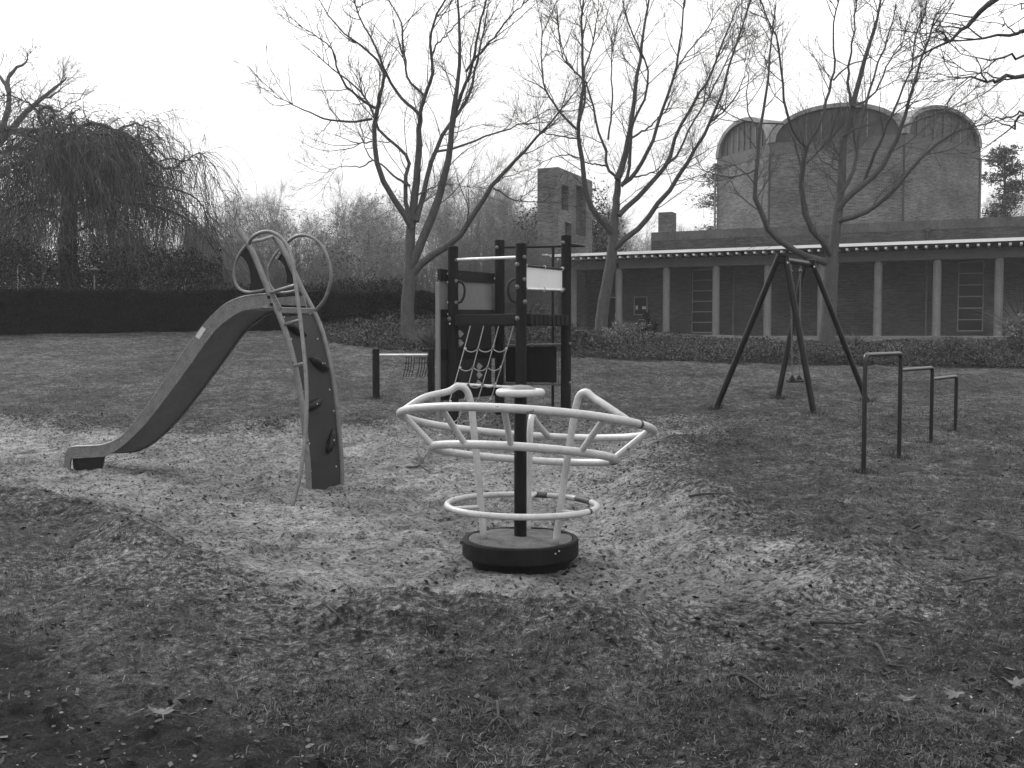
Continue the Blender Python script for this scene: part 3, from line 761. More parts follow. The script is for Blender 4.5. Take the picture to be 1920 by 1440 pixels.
for px, py in ((532, 591), (581, 590), (547, 636), (596, 635), (609, 681), (618, 728), (568, 731), (625, 775), (575, 780), (629, 823), (580, 828), (631, 872), (583, 879)):
    MB().dome(onwall(px, py), wn, .009).build('bolt', MT['bolt'], wall)
for px, py, rot in ((553, 617, -.5), (597, 683, -.5), (586, 760, .3), (619, 827, 1.0)):
    p = onwall(px, py); e1 = np.array([n2[0], n2[1], 0]); e2 = np.cross(wn, e1)
    c_, s_ = math.cos(rot), math.sin(rot); a1 = e1 * c_ + e2 * s_; a2 = -e1 * s_ + e2 * c_
    mb = MB(); prof = [(-.16, .0), (-.12, .035), (-.04, .05), (.05, .04), (.13, .03), (.16, 0), (.10, -.045), (.0, -.055), (-.10, -.04)]
    base = [p + a1 * x + a2 * y for x, y in prof]; mid = [p + a1 * x * .9 + a2 * y * .9 + wn * .04 for x, y in prof]; tp = [p + a1 * x * .5 + a2 * y * .5 + wn * .062 for x, y in prof]
    m = len(prof); fcs = [(i, (i + 1) % m, m + (i + 1) % m, m + i) for i in range(m)] + [(m + i, m + (i + 1) % m, 2 * m + (i + 1) % m, 2 * m + i) for i in range(m)] + [tuple(range(2 * m, 3 * m))]
    hd = mb.add(base + mid + tp, fcs).build('climbing_hold', MT['dark_panel'], wall, 60)
    MB().dome(p + wn * .062, wn, .008).build('bolt', MT['bolt'], wall)

# ------------------------------------------------------------------ climbing tower
P3 = at(977, 700, 14.4); P1 = at(850, 700, 15.07); P4 = at(1061, 700, 15.39); P2 = at(937, 700, 16.06)
def pz(py, Y): return at(960, py, Y)[2]
posts = {1: (P1[0], P1[1], pz(462, 15.07)), 2: (P2[0], P2[1], pz(450, 16.06)), 3: (P3[0], P3[1], pz(456, 14.4)), 4: (P4[0], P4[1], pz(441, 15.39))}
tc = (P1[:2] + P4[:2]) / 2
TW = thing('climbing_tower', 'dark wooden climbing tower of four round posts with rope net and panels', 'climbing frame', (tc[0], tc[1], g(tc[0], tc[1])))
pobj = {}
for k_, (x, y, z) in posts.items():
    pobj[k_] = MB().post((x, y, g(x, y) - .3), (x, y, z), .078, 20, .01).build('post', MT['post_wood'], TW)
def v3(i, z): return np.array([posts[i][0], posts[i][1], z])
def side(i, j):
    d = v3(j, 0) - v3(i, 0); L = np.linalg.norm(d); return d / L, L
dA, LA = side(1, 3); dB, LB = side(3, 4); dC, LC = side(1, 2); dD, LD = side(2, 4)
nA = np.array([-dC[0], -dC[1], 0]); nB = np.array([dA[0], dA[1], 0]); nC = np.array([-dA[0], -dA[1], 0]); nD = -nA
UP = np.array([0, 0, 1.0])
z = lambda py, i: pz(py, posts[i][1])
MB().cyl(v3(1, z(487, 1)), v3(3, z(482, 3)), .021, 14).build('grab_bar', MT['bright_bar'], TW)
MB().cyl(v3(1, z(719, 1)) + nA * .02, v3(3, z(727, 3)) + nA * .02, .021, 14).build('foot_bar', MT['bright_bar'], TW)
# deck
zt, zb = z(590, 1), z(610, 1)
hd_ = zt - zb
def beam(i, j, nrm, zt, zb, t=.05, off=.06, ext=.0, name='deck_beam', mat='plank'):
    d, L = side(i, j); c = (v3(i, 0) + v3(j, 0)) / 2 + nrm * off; c[2] = (zt + zb) / 2
    return MB().box(c, (L + 2 * ext, t, zt - zb), d, nrm, UP, bev=.008).build(name, MT[mat], TW)
beam(1, 3, nA, zt, zb, .05, .03, -.07)
beam(2, 4, nD, zt, zb, .05, .03, -.07)
for q in range(9):
    c = v3(3, 0) + dB * (.14 + q * (LB - .2) / 8.6) + nC * (LA / 2); c[2] = (zt + zb) / 2 - .0
    MB().box(c + nB * .09, (.095, LA + .02, hd_ * .98), dB, nB, UP, bev=.006).build('deck_board', MT['plank'], TW)
# white panel P3-P4 with rods
zw1, zw0 = z(501, 3), z(541, 3)
rt = MB().cyl(v3(3, z(497, 3)), v3(4, z(505.5, 4)), .016, 10).build('panel_rod', MT['black_paint'], TW)
rb = MB().cyl(v3(3, z(541, 3)), v3(4, z(544, 4)), .016, 10).build('panel_rod', MT['bright_bar'], TW)
a0, a1 = v3(3, 0) + dB * .10, v3(4, 0) - dB * .10
def zz_(y0, y1, t): return z(y0, 3) * (1 - t) + z(y1, 4) * t
MB().prism([a0 + UP * zz_(500, 508, .08) - nB * .02, a1 + UP * zz_(500, 508, .92) - nB * .02, a1 + UP * zz_(540, 542.5, .92) - nB * .02, a0 + UP * zz_(540, 542.5, .08) - nB * .02], nB * .012).build('white_panel', MT['white_panel'], TW)
for t in (.1, .5, .9):
    for (y0, y1) in ((497, 505.5), (541, 544)):
        c = v3(3, 0) * (1 - t) + v3(4, 0) * t; c[2] = zz_(y0, y1, t)
        MB().tube([c + nB * .022 * math.cos(a) + UP * .026 * math.sin(a) for a in np.linspace(0, 2 * np.pi, 12, endpoint=False)], .008, 6, True).build('clip', MT['hold'], TW)
# black panel P2-P4
zl1, zl0 = z(651, 2), z(716, 2)
MB().cyl(v3(2, z(648, 2)), v3(4, z(645.5, 4)), .016, 10).build('panel_rod', MT['galv'], TW)
MB().cyl(v3(2, z(719, 2)), v3(4, z(721, 4)), .016, 10).build('panel_rod', MT['galv'], TW)
b0, b1 = v3(2, 0) + dD * .11, v3(4, 0) - dD * .17
MB().prism([b0 + UP * z(651, 2), b1 + UP * z(649, 4), b1 + UP * z(718, 4), b0 + UP * z(716, 2)], nD * .012).build('black_panel', MT['dark_panel'], TW)
for t in (.09, .5, .86):
    c = v3(2, 0) * (1 - t) + v3(4, 0) * t
    for zz in (z(648, 2) * (1 - t) + z(645.5, 4) * t, z(719, 2) * (1 - t) + z(721, 4) * t):
        MB().tube([c + nD * .022 * math.cos(a) + UP * (zz + .026 * math.sin(a)) for a in np.linspace(0, 2 * np.pi, 12, endpoint=False)], .008, 6, True).build('clip', MT['cap_grey'], TW)
    if t != .5: MB().cyl(c + dD * (-.03 if t < .5 else .04) + UP * z(648, 2), c + dD * (-.03 if t < .5 else .04) + UP * z(719, 2), .008, 6).build('panel_rod', MT['cap_grey'], TW)
# left climbing wall (P1-P2 side), planes outside the posts
wo = nC * .10
s0, s1 = v3(1, 0) + wo - dC * .19, v3(2, 0) + wo - dC * .055
def sheet(y0a, y0b, y1a, y1b, name, mat, th=.02, o=0.0, s=(s0, s1), parent=None):
    A_, B_ = s[0] + nC * o, s[1] + nC * o
    return MB().prism([A_ + UP * pz(y0a, A_[1]), B_ + UP * pz(y0b, B_[1]), B_ + UP * pz(y1b, B_[1]), A_ + UP * pz(y1a, A_[1])], nC * th).build(name, MT[mat], parent or TW, 30)
s1b = s1 + dC * .10
sheet(504, 513, 526, 531, 'wall_beam', 'plank', .05, -.01, (s0, s1b))
gp = sheet(524, 530, 583, 582, 'grey_panel', 'grey_panel', .02, .015)
sheet(580, 581, 594, 592, 'wall_beam', 'plank', .05, -.01, (s0, s1b))
lp = sheet(590, 590, 752, 742, 'climbing_wall', 'mid_panel', .02, .02)
sheet(655, 652, 676, 671, 'wall_beam', 'plank', .03, -.005, (s0 + dC * .05, s1b))
sheet(727, 722, 748, 741, 'wall_beam', 'plank', .03, -.005, (s0 + dC * .05, s1b))
MB().box(s0 + UP * ((pz(530, s0[1]) + pz(790, s0[1])) / 2) + nC * .02 - dC * .02, (.04, .07, pz(530, s0[1]) - pz(790, s0[1])), dC, nC, UP, bev=.006).build('edge_board', MT['grey_panel'], TW)
for px, py in ((897, 687), (897, 703), (896, 719), (861.5, 626), (861.5, 643)):
    p = onplane(px, py, s0 + nC * .015, nC)
    e1, e2 = dC, UP
    MB().prism([p - e1 * .02 + e2 * .055, p + e1 * .065, p - e1 * .02 - e2 * .055, p - e1 * .06], -nC * .035).build('climbing_hold', MT['hold'], lp)
for px, py in ((862, 515), (884, 517), (905, 519), (924, 521)):
    MB().dome(onplane(px, py, s0 - nC * .01, nC), -nC, .014).build('bolt', MT['cap_grey'], TW)
for px, py in ((882, 564), (908, 563)): MB().dome(onplane(px, py, s0 + nC * .015, nC), -nC, .009).build('bolt', MT['bolt'], gp)
# bolt caps on posts
camv = lambda i: np.array([-posts[i][0], -posts[i][1], 0]) / np.hypot(posts[i][0], posts[i][1])
def cap(i, px, py, r=.03, mat='cap_grey'):
    c = v3(i, 0); dx = (px - 960) / F * posts[i][1] - posts[i][0]; dx = max(-.077, min(.077, dx))
    dy = -math.sqrt(max(.078 ** 2 - dx * dx, 0)); q = c + np.array([dx, dy, 0]); q[2] = pz(py, q[1])
    MB().dome(q, (dx, dy * .8 - .01, 0), r, .8, 12).build('bolt_cap', MT[mat], pobj[i])
for a in ((1, 843, 598, .035), (1, 844, 607, .015, 'bolt'), (1, 856, 488, .025), (1, 856, 527, .028), (1, 856, 567, .028), (1, 839, 513, .016, 'bolt'), (1, 839, 529, .016, 'bolt'), (1, 839, 567, .018, 'bolt'), (1, 838, 589, .016, 'bolt'),
          (2, 932, 464, .03), (2, 926, 522, .018, 'bolt'), (3, 970, 496, .035), (3, 970, 538, .035), (3, 970, 597, .036), (3, 983, 482, .03), (3, 983, 524, .03), (3, 984, 566, .035),
          (4, 1055, 455, .03), (4, 1055, 503, .028), (4, 1056, 543, .03), (4, 1068, 644, .022), (4, 1069, 718, .03)): cap(*a)
# D handles
for i, pts in ((1, [(856, 527), (866, 530), (871, 540), (870, 555), (864, 566), (856, 567)]), (3, [(966, 523), (957, 528), (953, 540), (954, 553), (959, 563), (967, 567)])):
    MB().tube(smooth_path([at(a, b, posts[i][1] - .05) for a, b in pts]), .017, 10).build('handle', MT['black_paint'], TW)
# fireman pole frame
ap = at(1095, 461, 16.2); fp = at(1037, 463, 16.15)
MB().cyl(v3(2, z(464, 2)), ap, .02, 10).cyl(ap, v3(4, z(456, 4)), .02, 10).build('pole_bracket', MT['black_paint'], TW)
MB().cyl(np.array([fp[0], fp[1], g(fp[0], fp[1]) - .2]), fp, .024, 12).build('fire_pole', MT['black_paint'], TW)
# net
tops = [(882, 611), (907, 611), (935, 611), (963, 611)]
zbm = zb + .01
nr_ = []
bots = [(818, 832), (847, 829), (872, 826), (895, 820)]
for (a, b), (c, d) in zip(tops, bots):
    A0 = onplane(a, b, v3(1, 0) + nA * .05, nA); q = hit(c, d)
    tpar = np.linspace(0, 1, 12)
    nr_.append(np.array([A0 * (1 - t) + q * t for t in tpar]))
net = MB()
def sagged(P, s):
    return [p - UP * s * 4 * (i / (len(P) - 1)) * (1 - i / (len(P) - 1)) for i, p in enumerate(P)]
for P in nr_: net.tube(sagged(P, .05), .0085, 6)
nobj = net.build('climbing_net', MT['rope'], TW)
for yy in (.18, .335, .48, .62, .78, .92):
    pts = [sagged(list(P), .05) for P in nr_]
    for q in range(3):
        a = np.array(pts[q])[0] * 0; i0 = yy * 11; i = int(i0); f_ = i0 - i
        pa = np.array(pts[q][i]) * (1 - f_) + np.array(pts[q][min(i + 1, 11)]) * f_; pb = np.array(pts[q + 1][i]) * (1 - f_) + np.array(pts[q + 1][min(i + 1, 11)]) * f_
        MB().tube(sagged([pa * (1 - t) + pb * t for t in np.linspace(0, 1, 7)], .05), .0085, 6).build('cross_rope', MT['rope'], nobj)
        if q: MB().dome(pa, (-.3, -1, 0), .02, 1.2, 8).build('knot', MT['cap_grey'], nobj)
        else: MB().cyl(pa - (pb - pa) * .02, pa + (pb - pa) * .14, .014, 8).build('ferrule', MT['hold'], nobj)
    MB().cyl(pb - (pb - pa) * .08, pb + (pb - pa) * .02, .014, 8).build('ferrule', MT['hold'], nobj)

# ------------------------------------------------------------------ low turning bar with wire grid
q1, q2 = hit(705, 749), None
yb_ = q1[1]
TB = thing('turning_bar', 'low turning bar of pale steel between two short dark posts on the lawn', 'turning bar', q1)
b1 = at(705, 700, yb_); b2 = at(808, 700, yb_ + .2)
for px, Y in ((705, yb_), (808.5, yb_ + .2)):
    p = at(px, 700, Y); MB().post((p[0], p[1], g(p[0], p[1]) - .2), (p[0], p[1], pz(654, Y)), .063, 18, .008).build('post', MT['post_wood'], TB)
MB().cyl(at(705, 665.5, yb_), at(808, 665.5, yb_ + .2), .020, 12).build('bar', MT['bright_bar'], TB)
for px in (699.5, 802.5): MB().dome(at(px, 665.5, yb_ - .03), (-1, -.6, 0), .018).build('bolt_cap', MT['cap_grey'], TB)
WG = MB(); Yw = yb_ + .1
for q in range(10):
    if q == 4: continue
    xt = 762 + q * 5.0
    WG.tube([at(xt, 669, Yw), at(xt - 1.5, 690, Yw + .02), at(xt - 6, 707, Yw + .05)], .007, 5)
for (xa, xb, ya, yb2) in ((760, 772, 669, 669), (758, 772, 681, 680), (780, 810, 671, 669), (777, 808, 680, 678), (755, 768, 693, 693)):
    WG.tube([at(xa, ya, Yw), at((xa + xb) / 2, ya + .7, Yw), at(xb, yb2, Yw)], .007, 5)
tag(WG.build('wire_grid', MT['black_paint'], None), 'thin dark wire grid hanging under the low turning bar', 'wire grid')

# ------------------------------------------------------------------ swing
fA1, fA2, fB1, fB2 = hit(1341, 770), hit(1527, 780), hit(1458, 748), hit(1624, 748)
YA, YB = .5 * (fA1[1] + fA2[1]), .5 * (fB1[1] + fB2[1])
SG = thing('swing_stand', 'black A-frame swing stand on the lawn before the colonnade', 'swing stand', ((fA1[0] + fB2[0]) / 2, (YA + YB) / 2, g((fA1[0] + fB2[0]) / 2, (YA + YB) / 2)))
tA, tB = at(1467, 487, YA), at(1518, 495, YB)
for foot, top_ in ((fA1, at(1462, 477, YA)), (fA2, at(1472, 477, YA)), (fB1, at(1510, 487, YB)), (fB2, at(1521, 487, YB))):
    d = (foot - top_) / np.linalg.norm(foot - top_)
    MB().tube([top_, foot + d * .15], .049, 16).build('leg', MT['black_paint'], SG)
bd = (tB - tA) / np.linalg.norm(tB - tA)
MB().cyl(tA - bd * .06, tB + bd * .1, .047, 16).build('top_beam', MT['black_paint'], SG)
for c in (tA, tB):
    br = MB().box(c + UP * .01, (.05, .20, .14), bd, np.cross(UP, bd), UP, bev=.012).box(c + UP * .06, (.13, .12, .02), bd, np.cross(UP, bd), UP).build('bracket', MT['black_paint'], SG)
    for e in (-.085, .085): MB().dome(c + np.cross(UP, bd) * e - bd * .03 - UP * .05, -bd, .018).build('bolt', MT['bolt'], br)
SS = thing('swing', 'black rubber swing seat hanging on two chains from the A-frame', 'swing', (tA + tB) / 2)
cdir = np.array([bd[0], bd[1], 0]); cdir /= np.linalg.norm(cdir)
mid = (tA + tB) / 2
def link(c, ax, w, h, r, sidev):
    pts = [c + sidev * w * math.cos(a) + ax * h * math.sin(a) for a in np.linspace(0, 2 * np.pi, 8, endpoint=False)]; return pts
for (pxt, pxb, t) in ((1483, 1485.5, .30), (1501, 1498.5, .70)):
    Yc = tA[1] * (1 - t) + tB[1] * t
    tp, bt = at(pxt, 508, Yc), at(pxb, 706, Yc)
    mb = MB(); n_ = 52; ax = (bt - tp) / np.linalg.norm(bt - tp); s1_ = np.cross(ax, (0, 1, 0)); s1_ /= np.linalg.norm(s1_); s2_ = np.cross(ax, s1_)
    st = np.linalg.norm(bt - tp) / n_
    for q in range(n_): mb.tube(link(tp + ax * st * (q + .5), ax, .013, st * .62, .005, (s1_ + s2_) * .707 if q % 2 else (s1_ - s2_) * .707), .0055, 5, True)
    mb.build('chain', MT['cap_grey'], SS)
    hg = MB().cyl(np.array([tp[0], tp[1], tp[2] + .15]), tp, .014, 8); hg.dome(tp, (0, -1, 0), .03, 1.2); hg.build('hanger', MT['cap_grey'], SS)
    sh = bt
    MB().tube([sh + UP * .02, sh - UP * .04, sh - UP * .10], [.012, .05, .075], 10).build('seat_clamp', MT['rubber'], SS)
sa, sb = at(1478, 715, tA[1] * .7 + tB[1] * .3), at(1505, 714, tA[1] * .3 + tB[1] * .7)
sdv_ = (sb - sa); sdl = np.linalg.norm(sdv_); sdv_ = sdv_ / sdl; perp = np.cross(UP, sdv_); perp /= np.linalg.norm(perp)
MB().box((sa + sb) / 2, (min(sdl, .55), .17, .035), sdv_, perp, np.cross(sdv_, perp), bev=.012).build('seat', MT['rubber'], SS)

# ------------------------------------------------------------------ stepped turning bars
bp_ = [(1622, 11.0), (1688.5, 11.95), (1748, 12.85), (1793.5, 13.75)]
bz = [1.283, 1.085, .94]
pb_ = [at(px, 700, Y) for px, Y in bp_]
SB = thing('stepped_bars', 'black tubular turning bars in three descending steps on the right lawn', 'turning bars', (pb_[0][0], pb_[0][1], g(pb_[0][0], pb_[0][1])))
rb_ = .0245
def bent(pts, rad=.07):
    out = [np.array(pts[0], float)]
    for i in range(1, len(pts) - 1):
        a, b, c = [np.array(p, float) for p in pts[i - 1:i + 2]]
        u = (a - b) / np.linalg.norm(a - b); v = (c - b) / np.linalg.norm(c - b)
        p0, p2 = b + u * rad, b + v * rad
        for t in np.linspace(0, 1, 7): out.append((1 - t) ** 2 * p0 + 2 * t * (1 - t) * b + t * t * p2)
    out.append(np.array(pts[-1], float)); return out
def gp3(i, z): return np.array([pb_[i][0], pb_[i][1], z])
def gd(i): return gp3(i, g(pb_[i][0], pb_[i][1]) - .25)
MB().tube(bent([gd(0), gp3(0, bz[0]), gp3(1, bz[0]), gd(1)]), rb_, 16).build('bar', MT['bar_paint'], SB)
MB().tube(bent([gp3(1, bz[1]), gp3(2, bz[1]), gd(2)]), rb_ * .96, 16).build('bar', MT['bar_paint'], SB)
MB().tube(bent([gp3(2, bz[2]), gp3(3, bz[2]), gd(3)]), rb_ * .96, 16).build('bar', MT['bar_paint'], SB)

# ------------------------------------------------------------------ building: colonnaded wing
C0 = np.array([2.95, 48.8, 0]); C8 = np.array([19.63, 41.0, 0])
e = (C8 - C0) / np.linalg.norm(C8 - C0); m_ = np.array([-e[1], e[0], 0]); s_ = np.linalg.norm(C8 - C0) / 8
FLOOR = 1.46
BW = thing('colonnade_wing', 'long low brick wing with concrete colonnade and white eaves', 'building', C0 + e * 8 + UP * FLOOR)
NB = 12
def wbox(u0, u1, d0, d1, z0, z1, mb=None, bev=0):
    mb = mb or MB()
    c = C0 + e * (u0 + u1) / 2 + m_ * (d0 + d1) / 2; c[2] = (z0 + z1) / 2
    return mb.box(c, (u1 - u0, d1 - d0, z1 - z0), e, m_, UP, bev)
UL, UR = -.5, NB * s_
def fac(px, py, d):
    p = onplane(px, py, C0 + m_ * d, m_); return np.dot(p - C0, e), p[2]
for n_ in range(NB + 1):
    c = C0 + e * s_ * n_
    MB().lathe((c[0], c[1], 0), [(.165, FLOOR - .3), (.165, 4.42), (.155, 4.52), (.125, 4.585), (.09, 4.60)], 20).build('column', MT['concrete'], BW)
wbox(UL, UR, -.18, .22, 4.60, 5.0).build('beam', MT['beam'], BW, 30)
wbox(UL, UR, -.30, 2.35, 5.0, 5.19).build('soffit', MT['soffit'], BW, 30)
wbox(UL - .3, UR, -.95, 3.2, 5.195, 5.23).build('roof', MT['roof'], BW, 30)
wbox(UL - .3, UR, -1.0, -.952, 5.185, 5.31).build('fascia', MT['white_trim'], BW, 30)
wbox(UL - .3, UR, -.95, 2.9, 5.232, 5.30).build('roof', MT['roof'], BW, 30)
step = s_ / 6
for q in range(int((UR - UL) / step)):
    uu = UL + .1 + q * step
    wbox(uu - .045, uu + .045, -.99, -.3, 5.03, 5.115).build('rafter_end', MT['rafter'], BW, 30)
DW = 2.2
# wall with window openings cut by panels
w1a, w1z1 = fac(1297, 506, DW); w1b, w1z0 = fac(1337, 624, DW)
w2a, w2z1 = fac(1797, 491, DW); w2b, w2z0 = fac(1843, 621, DW)
da, dz1 = fac(1139, 559, DW); db, _ = fac(1158, 559, DW)
wall_ = MB()
cuts = [(da, db, FLOOR, dz1), (w1a, w1b, w1z0, w1z1), (w2a, w2b, w2z0, w2z1)]
uprev = UL
for a, b, z0, z1 in cuts:
    wbox(uprev, a, DW, DW + .3, FLOOR - .5, 5.0, wall_)
    if z0 > FLOOR + .02: wbox(a, b, DW, DW + .3, FLOOR - .5, z0, wall_)
    wbox(a, b, DW, DW + .3, z1, 5.0, wall_); uprev = b
wbox(uprev, UR, DW, DW + .3, FLOOR - .5, 5.0, wall_)
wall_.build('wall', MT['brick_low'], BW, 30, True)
for a, b, z0, z1, fr_ in ((w1a, w1b, w1z0, w1z1, None), (w2a, w2b, w2z0, w2z1, None)):
    fm = MB(); t = .045
    wbox(a, a + t, DW + .05, DW + .11, z0, z1, fm); wbox(b - t, b, DW + .05, DW + .11, z0, z1, fm)
    for q in range(7):
        zc = z0 + (z1 - z0) * q / 6
        zc = min(max(zc, z0 + t / 2), z1 - t / 2)
        wbox(a + t, b - t, DW + .052, DW + .108, zc - t / 2, zc + t / 2, fm)
    win = fm.build('window', MT['frame'], BW, 30)
    wbox(a, b, DW + .075, DW + .085, z0, z1).build('pane', MT['glass'], win, 30)
    wbox(a - .05, b + .05, DW - .06, DW + .04, z0 - .05, z0 - .003).build('sill', MT['beam'], win, 30)
dr = wbox(da, db, DW + .08, DW + .13, FLOOR, dz1).build('door', MT['door'], BW, 30)
wbox(da - .06, db + .06, DW - .01, DW + .05, dz1, dz1 + .06).build('door_frame', MT['frame'], dr, 30)
MB().cyl(C0 + e * (db - .12) + m_ * (DW + .04) + UP * 2.35, C0 + e * (db - .12) + m_ * (DW + .04) + UP * 2.6, .02, 8).build('handle', MT['bolt'], dr)
for px, y0, y1, mt in ((1376, 510, 626, 'pipe'), (1738, 505, 626, 'pipe'), (1537.5, 505, 626, 'pipe')):
    uu, z1 = fac(px, y0, DW); _, z0 = fac(px, y1, DW)
    pp = C0 + e * uu + m_ * (DW - .07)
    MB().cyl(pp + UP * FLOOR, pp + UP * 4.95, .045, 10).build('downpipe', MT[mt], BW)
uu, zn1 = fac(1191, 558, DW); ub, zn0 = fac(1213, 589, DW)
nb = thing('notice_board', 'small framed notice board with papers on the brick wall', 'notice board', C0 + e * (uu + ub) / 2 + m_ * DW + UP * zn0)
wbox(uu, ub, DW - .07, DW - .012, zn0, zn1, bev=.01).build('backing', MT['door'], nb)
fm = MB(); t = .04
wbox(uu - t, uu, DW - .09, DW - .01, zn0 - t, zn1 + t, fm); wbox(ub, ub + t, DW - .09, DW - .01, zn0 - t, zn1 + t, fm)
wbox(uu, ub, DW - .09, DW - .01, zn1, zn1 + t, fm); wbox(uu, ub, DW - .09, DW - .01, zn0 - t, zn0, fm); fm.build('frame', MT['frame'], nb, 30)
wbox(uu + .05, uu + .17, DW - .078, DW - .072, zn0 + .22, zn0 + .42).build('paper', MT['paper'], nb, 30)
wbox(ub - .22, ub - .03, DW - .078, DW - .072, zn0 + .24, zn0 + .38).build('paper', MT['paper'], nb, 30)
ul, zl = fac(1158, 500, -.2)
lm = C0 + e * ul + m_ * -.2 + UP * zl
tag(MB().tube([lm + UP * .14, lm + UP * .05, lm, lm - UP * .06], [.04, .06, .09, .05], 14).cyl(lm + UP * .14, lm + UP * .14 + m_ * .05, .05, 10).build('wall_lamp', MT['black_paint'], None), 'round black lamp on the concrete beam above the second column', 'lamp')
# parapet block behind the roof
PD = 3.0
ua, _ = fac(1221, 440, PD); zp = fac(1560, 421, PD)[1]
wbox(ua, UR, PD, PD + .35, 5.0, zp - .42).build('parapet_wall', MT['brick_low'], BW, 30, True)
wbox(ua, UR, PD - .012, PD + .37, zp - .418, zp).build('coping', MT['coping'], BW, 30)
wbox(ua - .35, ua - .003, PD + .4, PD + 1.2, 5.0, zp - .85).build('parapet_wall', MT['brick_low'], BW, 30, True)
for px in (1376, 1739):
    uu, _ = fac(px, 440, PD); pp = C0 + e * uu + m_ * (PD - .07)
    hp = MB().cyl(pp + UP * 5.25, pp + UP * (zp - .5), .05, 10).box(pp + UP * (zp - .42), (.2, .14, .2), e, m_, UP, .02).build('downpipe', MT['dark_pipe'], BW)
uc, _ = fac(1234, 437, 5); ud, zc = fac(1260, 397, 5)
wbox(uc, ud, 5, 5.8, 5.0, zc).build('chimney', MT['brick_main'], BW, 30, True)
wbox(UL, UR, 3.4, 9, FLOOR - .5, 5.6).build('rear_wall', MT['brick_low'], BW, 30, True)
# paved strip in front
pv = MB(); wbox(-3, UR, -.9, 2.2, FLOOR - .5, FLOOR, pv)
tag(pv.build('path', MT['paving'], None, 30), kind='structure')

# ------------------------------------------------------------------ chapel
ZT = 11.3
def ctop(px, py):
    d = ray(px, py); t = (ZT - EYE) / d[2]; return np.array([0, 0, EYE]) + d * t
A_, B_, C_, D_ = ctop(1345, 297), ctop(1445, 268), ctop(1697, 250), ctop(1838, 277)
E_, F_, H_ = D_ + np.array([.8, 6.3, 0]), D_ + np.array([-4.0, 11.2, 0]), A_ + np.array([3.4, 7.5, 0])
ring_ = [A_, B_, C_, D_, E_, F_, H_]
cen = sum(ring_) / 7
CH = thing('chapel', 'tall polygonal brick chapel with arched vault roofs behind the wing', 'building', (cen[0], cen[1], FLOOR))
for i in range(7):
    a, b = ring_[i].copy(), ring_[(i + 1) % 7].copy(); a[2] = b[2] = FLOOR
    d = (b - a) / np.linalg.norm(b - a); nrm = np.array([d[1], -d[0], 0])
    if np.dot(nrm, (a + b) / 2 - cen) < 0: nrm = -nrm
    q0, q1 = a - nrm * .35, b - nrm * .35
    MB().prism([a, b, b - nrm * .35 - d * .15, a - nrm * .35 + d * .15], UP * (ZT - .62 - FLOOR)).build('wall', MT['brick_main'], CH, 30, True)
    MB().prism([a + nrm * .02 + UP * (ZT - .618 - FLOOR), b + nrm * .02 + UP * (ZT - .618 - FLOOR), b - nrm * .35 - d * .15 + UP * (ZT - .618 - FLOOR), a - nrm * .35 + d * .15 + UP * (ZT - .618 - FLOOR)], UP * .60).build('ring_beam', MT['beam'], CH, 30)
    L = np.linalg.norm(b - a); rise = 1.72 if i in (0, 1, 2) else 1.5
    th_ = np.linspace(0, np.pi, 33)
    # raised segment: flattened ellipse
    arc = lambda r_, hh, zz: [((a + b) / 2 + d * (-math.cos(t) * r_)) * np.array([1, 1, 0]) + UP * (zz + hh * math.sin(t) ** .9) for t in th_]
    outer, inner = arc(L / 2, rise, ZT), arc(L / 2 - .24, rise - .20, ZT)
    mb = MB(); k = len(outer); V = []
    for o_ in (.10, -.25): V += [p + nrm * o_ for p in outer] + [p + nrm * o_ for p in inner]
    f = []
    for j in range(k - 1):
        f += [(j, j + 1, k + j + 1, k + j), (2 * k + j + 1, 2 * k + j, 3 * k + j, 3 * k + j + 1), (j + 1, j, 2 * k + j, 2 * k + j + 1), (k + j, k + j + 1, 3 * k + j + 1, 3 * k + j)]
    f += [(0, k, 3 * k, 2 * k), (k - 1, 3 * k - 1, 4 * k - 1, 2 * k - 1)]
    mb.add(V, f).build('arch_rim', MT['arch_rim'], CH, 40)
    ty = MB().prism([p - nrm * .08 for p in inner], -nrm * .05).build('tympanum', MT['zinc'], CH, 30)
    if i in (0, 1, 2):
        for q in range(1, 8):
            x = -1 + 2 * q / 8; tt = math.acos(-x); hz_ = (rise - .30) * math.sin(tt) ** .9
            c = (a + b) / 2 + d * (x * (L / 2 - .3)) - nrm * .06; c = c * np.array([1, 1, 0])
            MB().box(c + UP * (ZT + hz_ / 2), (.035, .05, hz_), d, nrm, UP).build('seam', MT['beam' if q not in (2, 3, 6) else 'arch_rim'], ty, 30)
        pv_ = b + nrm * .06 + d * -.02
        MB().cyl(np.array([pv_[0], pv_[1], FLOOR]), np.array([pv_[0], pv_[1], ZT - .55]), .055, 8).build('downpipe', MT['dark_pipe' if i < 2 else 'pipe'], CH)
        if i == 0:
            pv_ = a - d * .1 + nrm * .06
            MB().cyl(np.array([pv_[0], pv_[1], FLOOR]), np.array([pv_[0], pv_[1], ZT - .5]), .055, 8).box(np.array([pv_[0], pv_[1], ZT - .4]), (.24, .18, .25), d, nrm, UP).build('downpipe', MT['arch_rim'], CH)
    toC = cen - (a + b) / 2; toC[2] = 0
    mb = MB(); V = [p - nrm * .05 - UP * .05 for p in outer] + [p + toC * 1.05 - UP * .05 for p in outer]
    mb.add(V, [(j, k + j, k + j + 1, j + 1) for j in range(k - 1)]).build('vault_roof', MT['roof'], CH, 40)

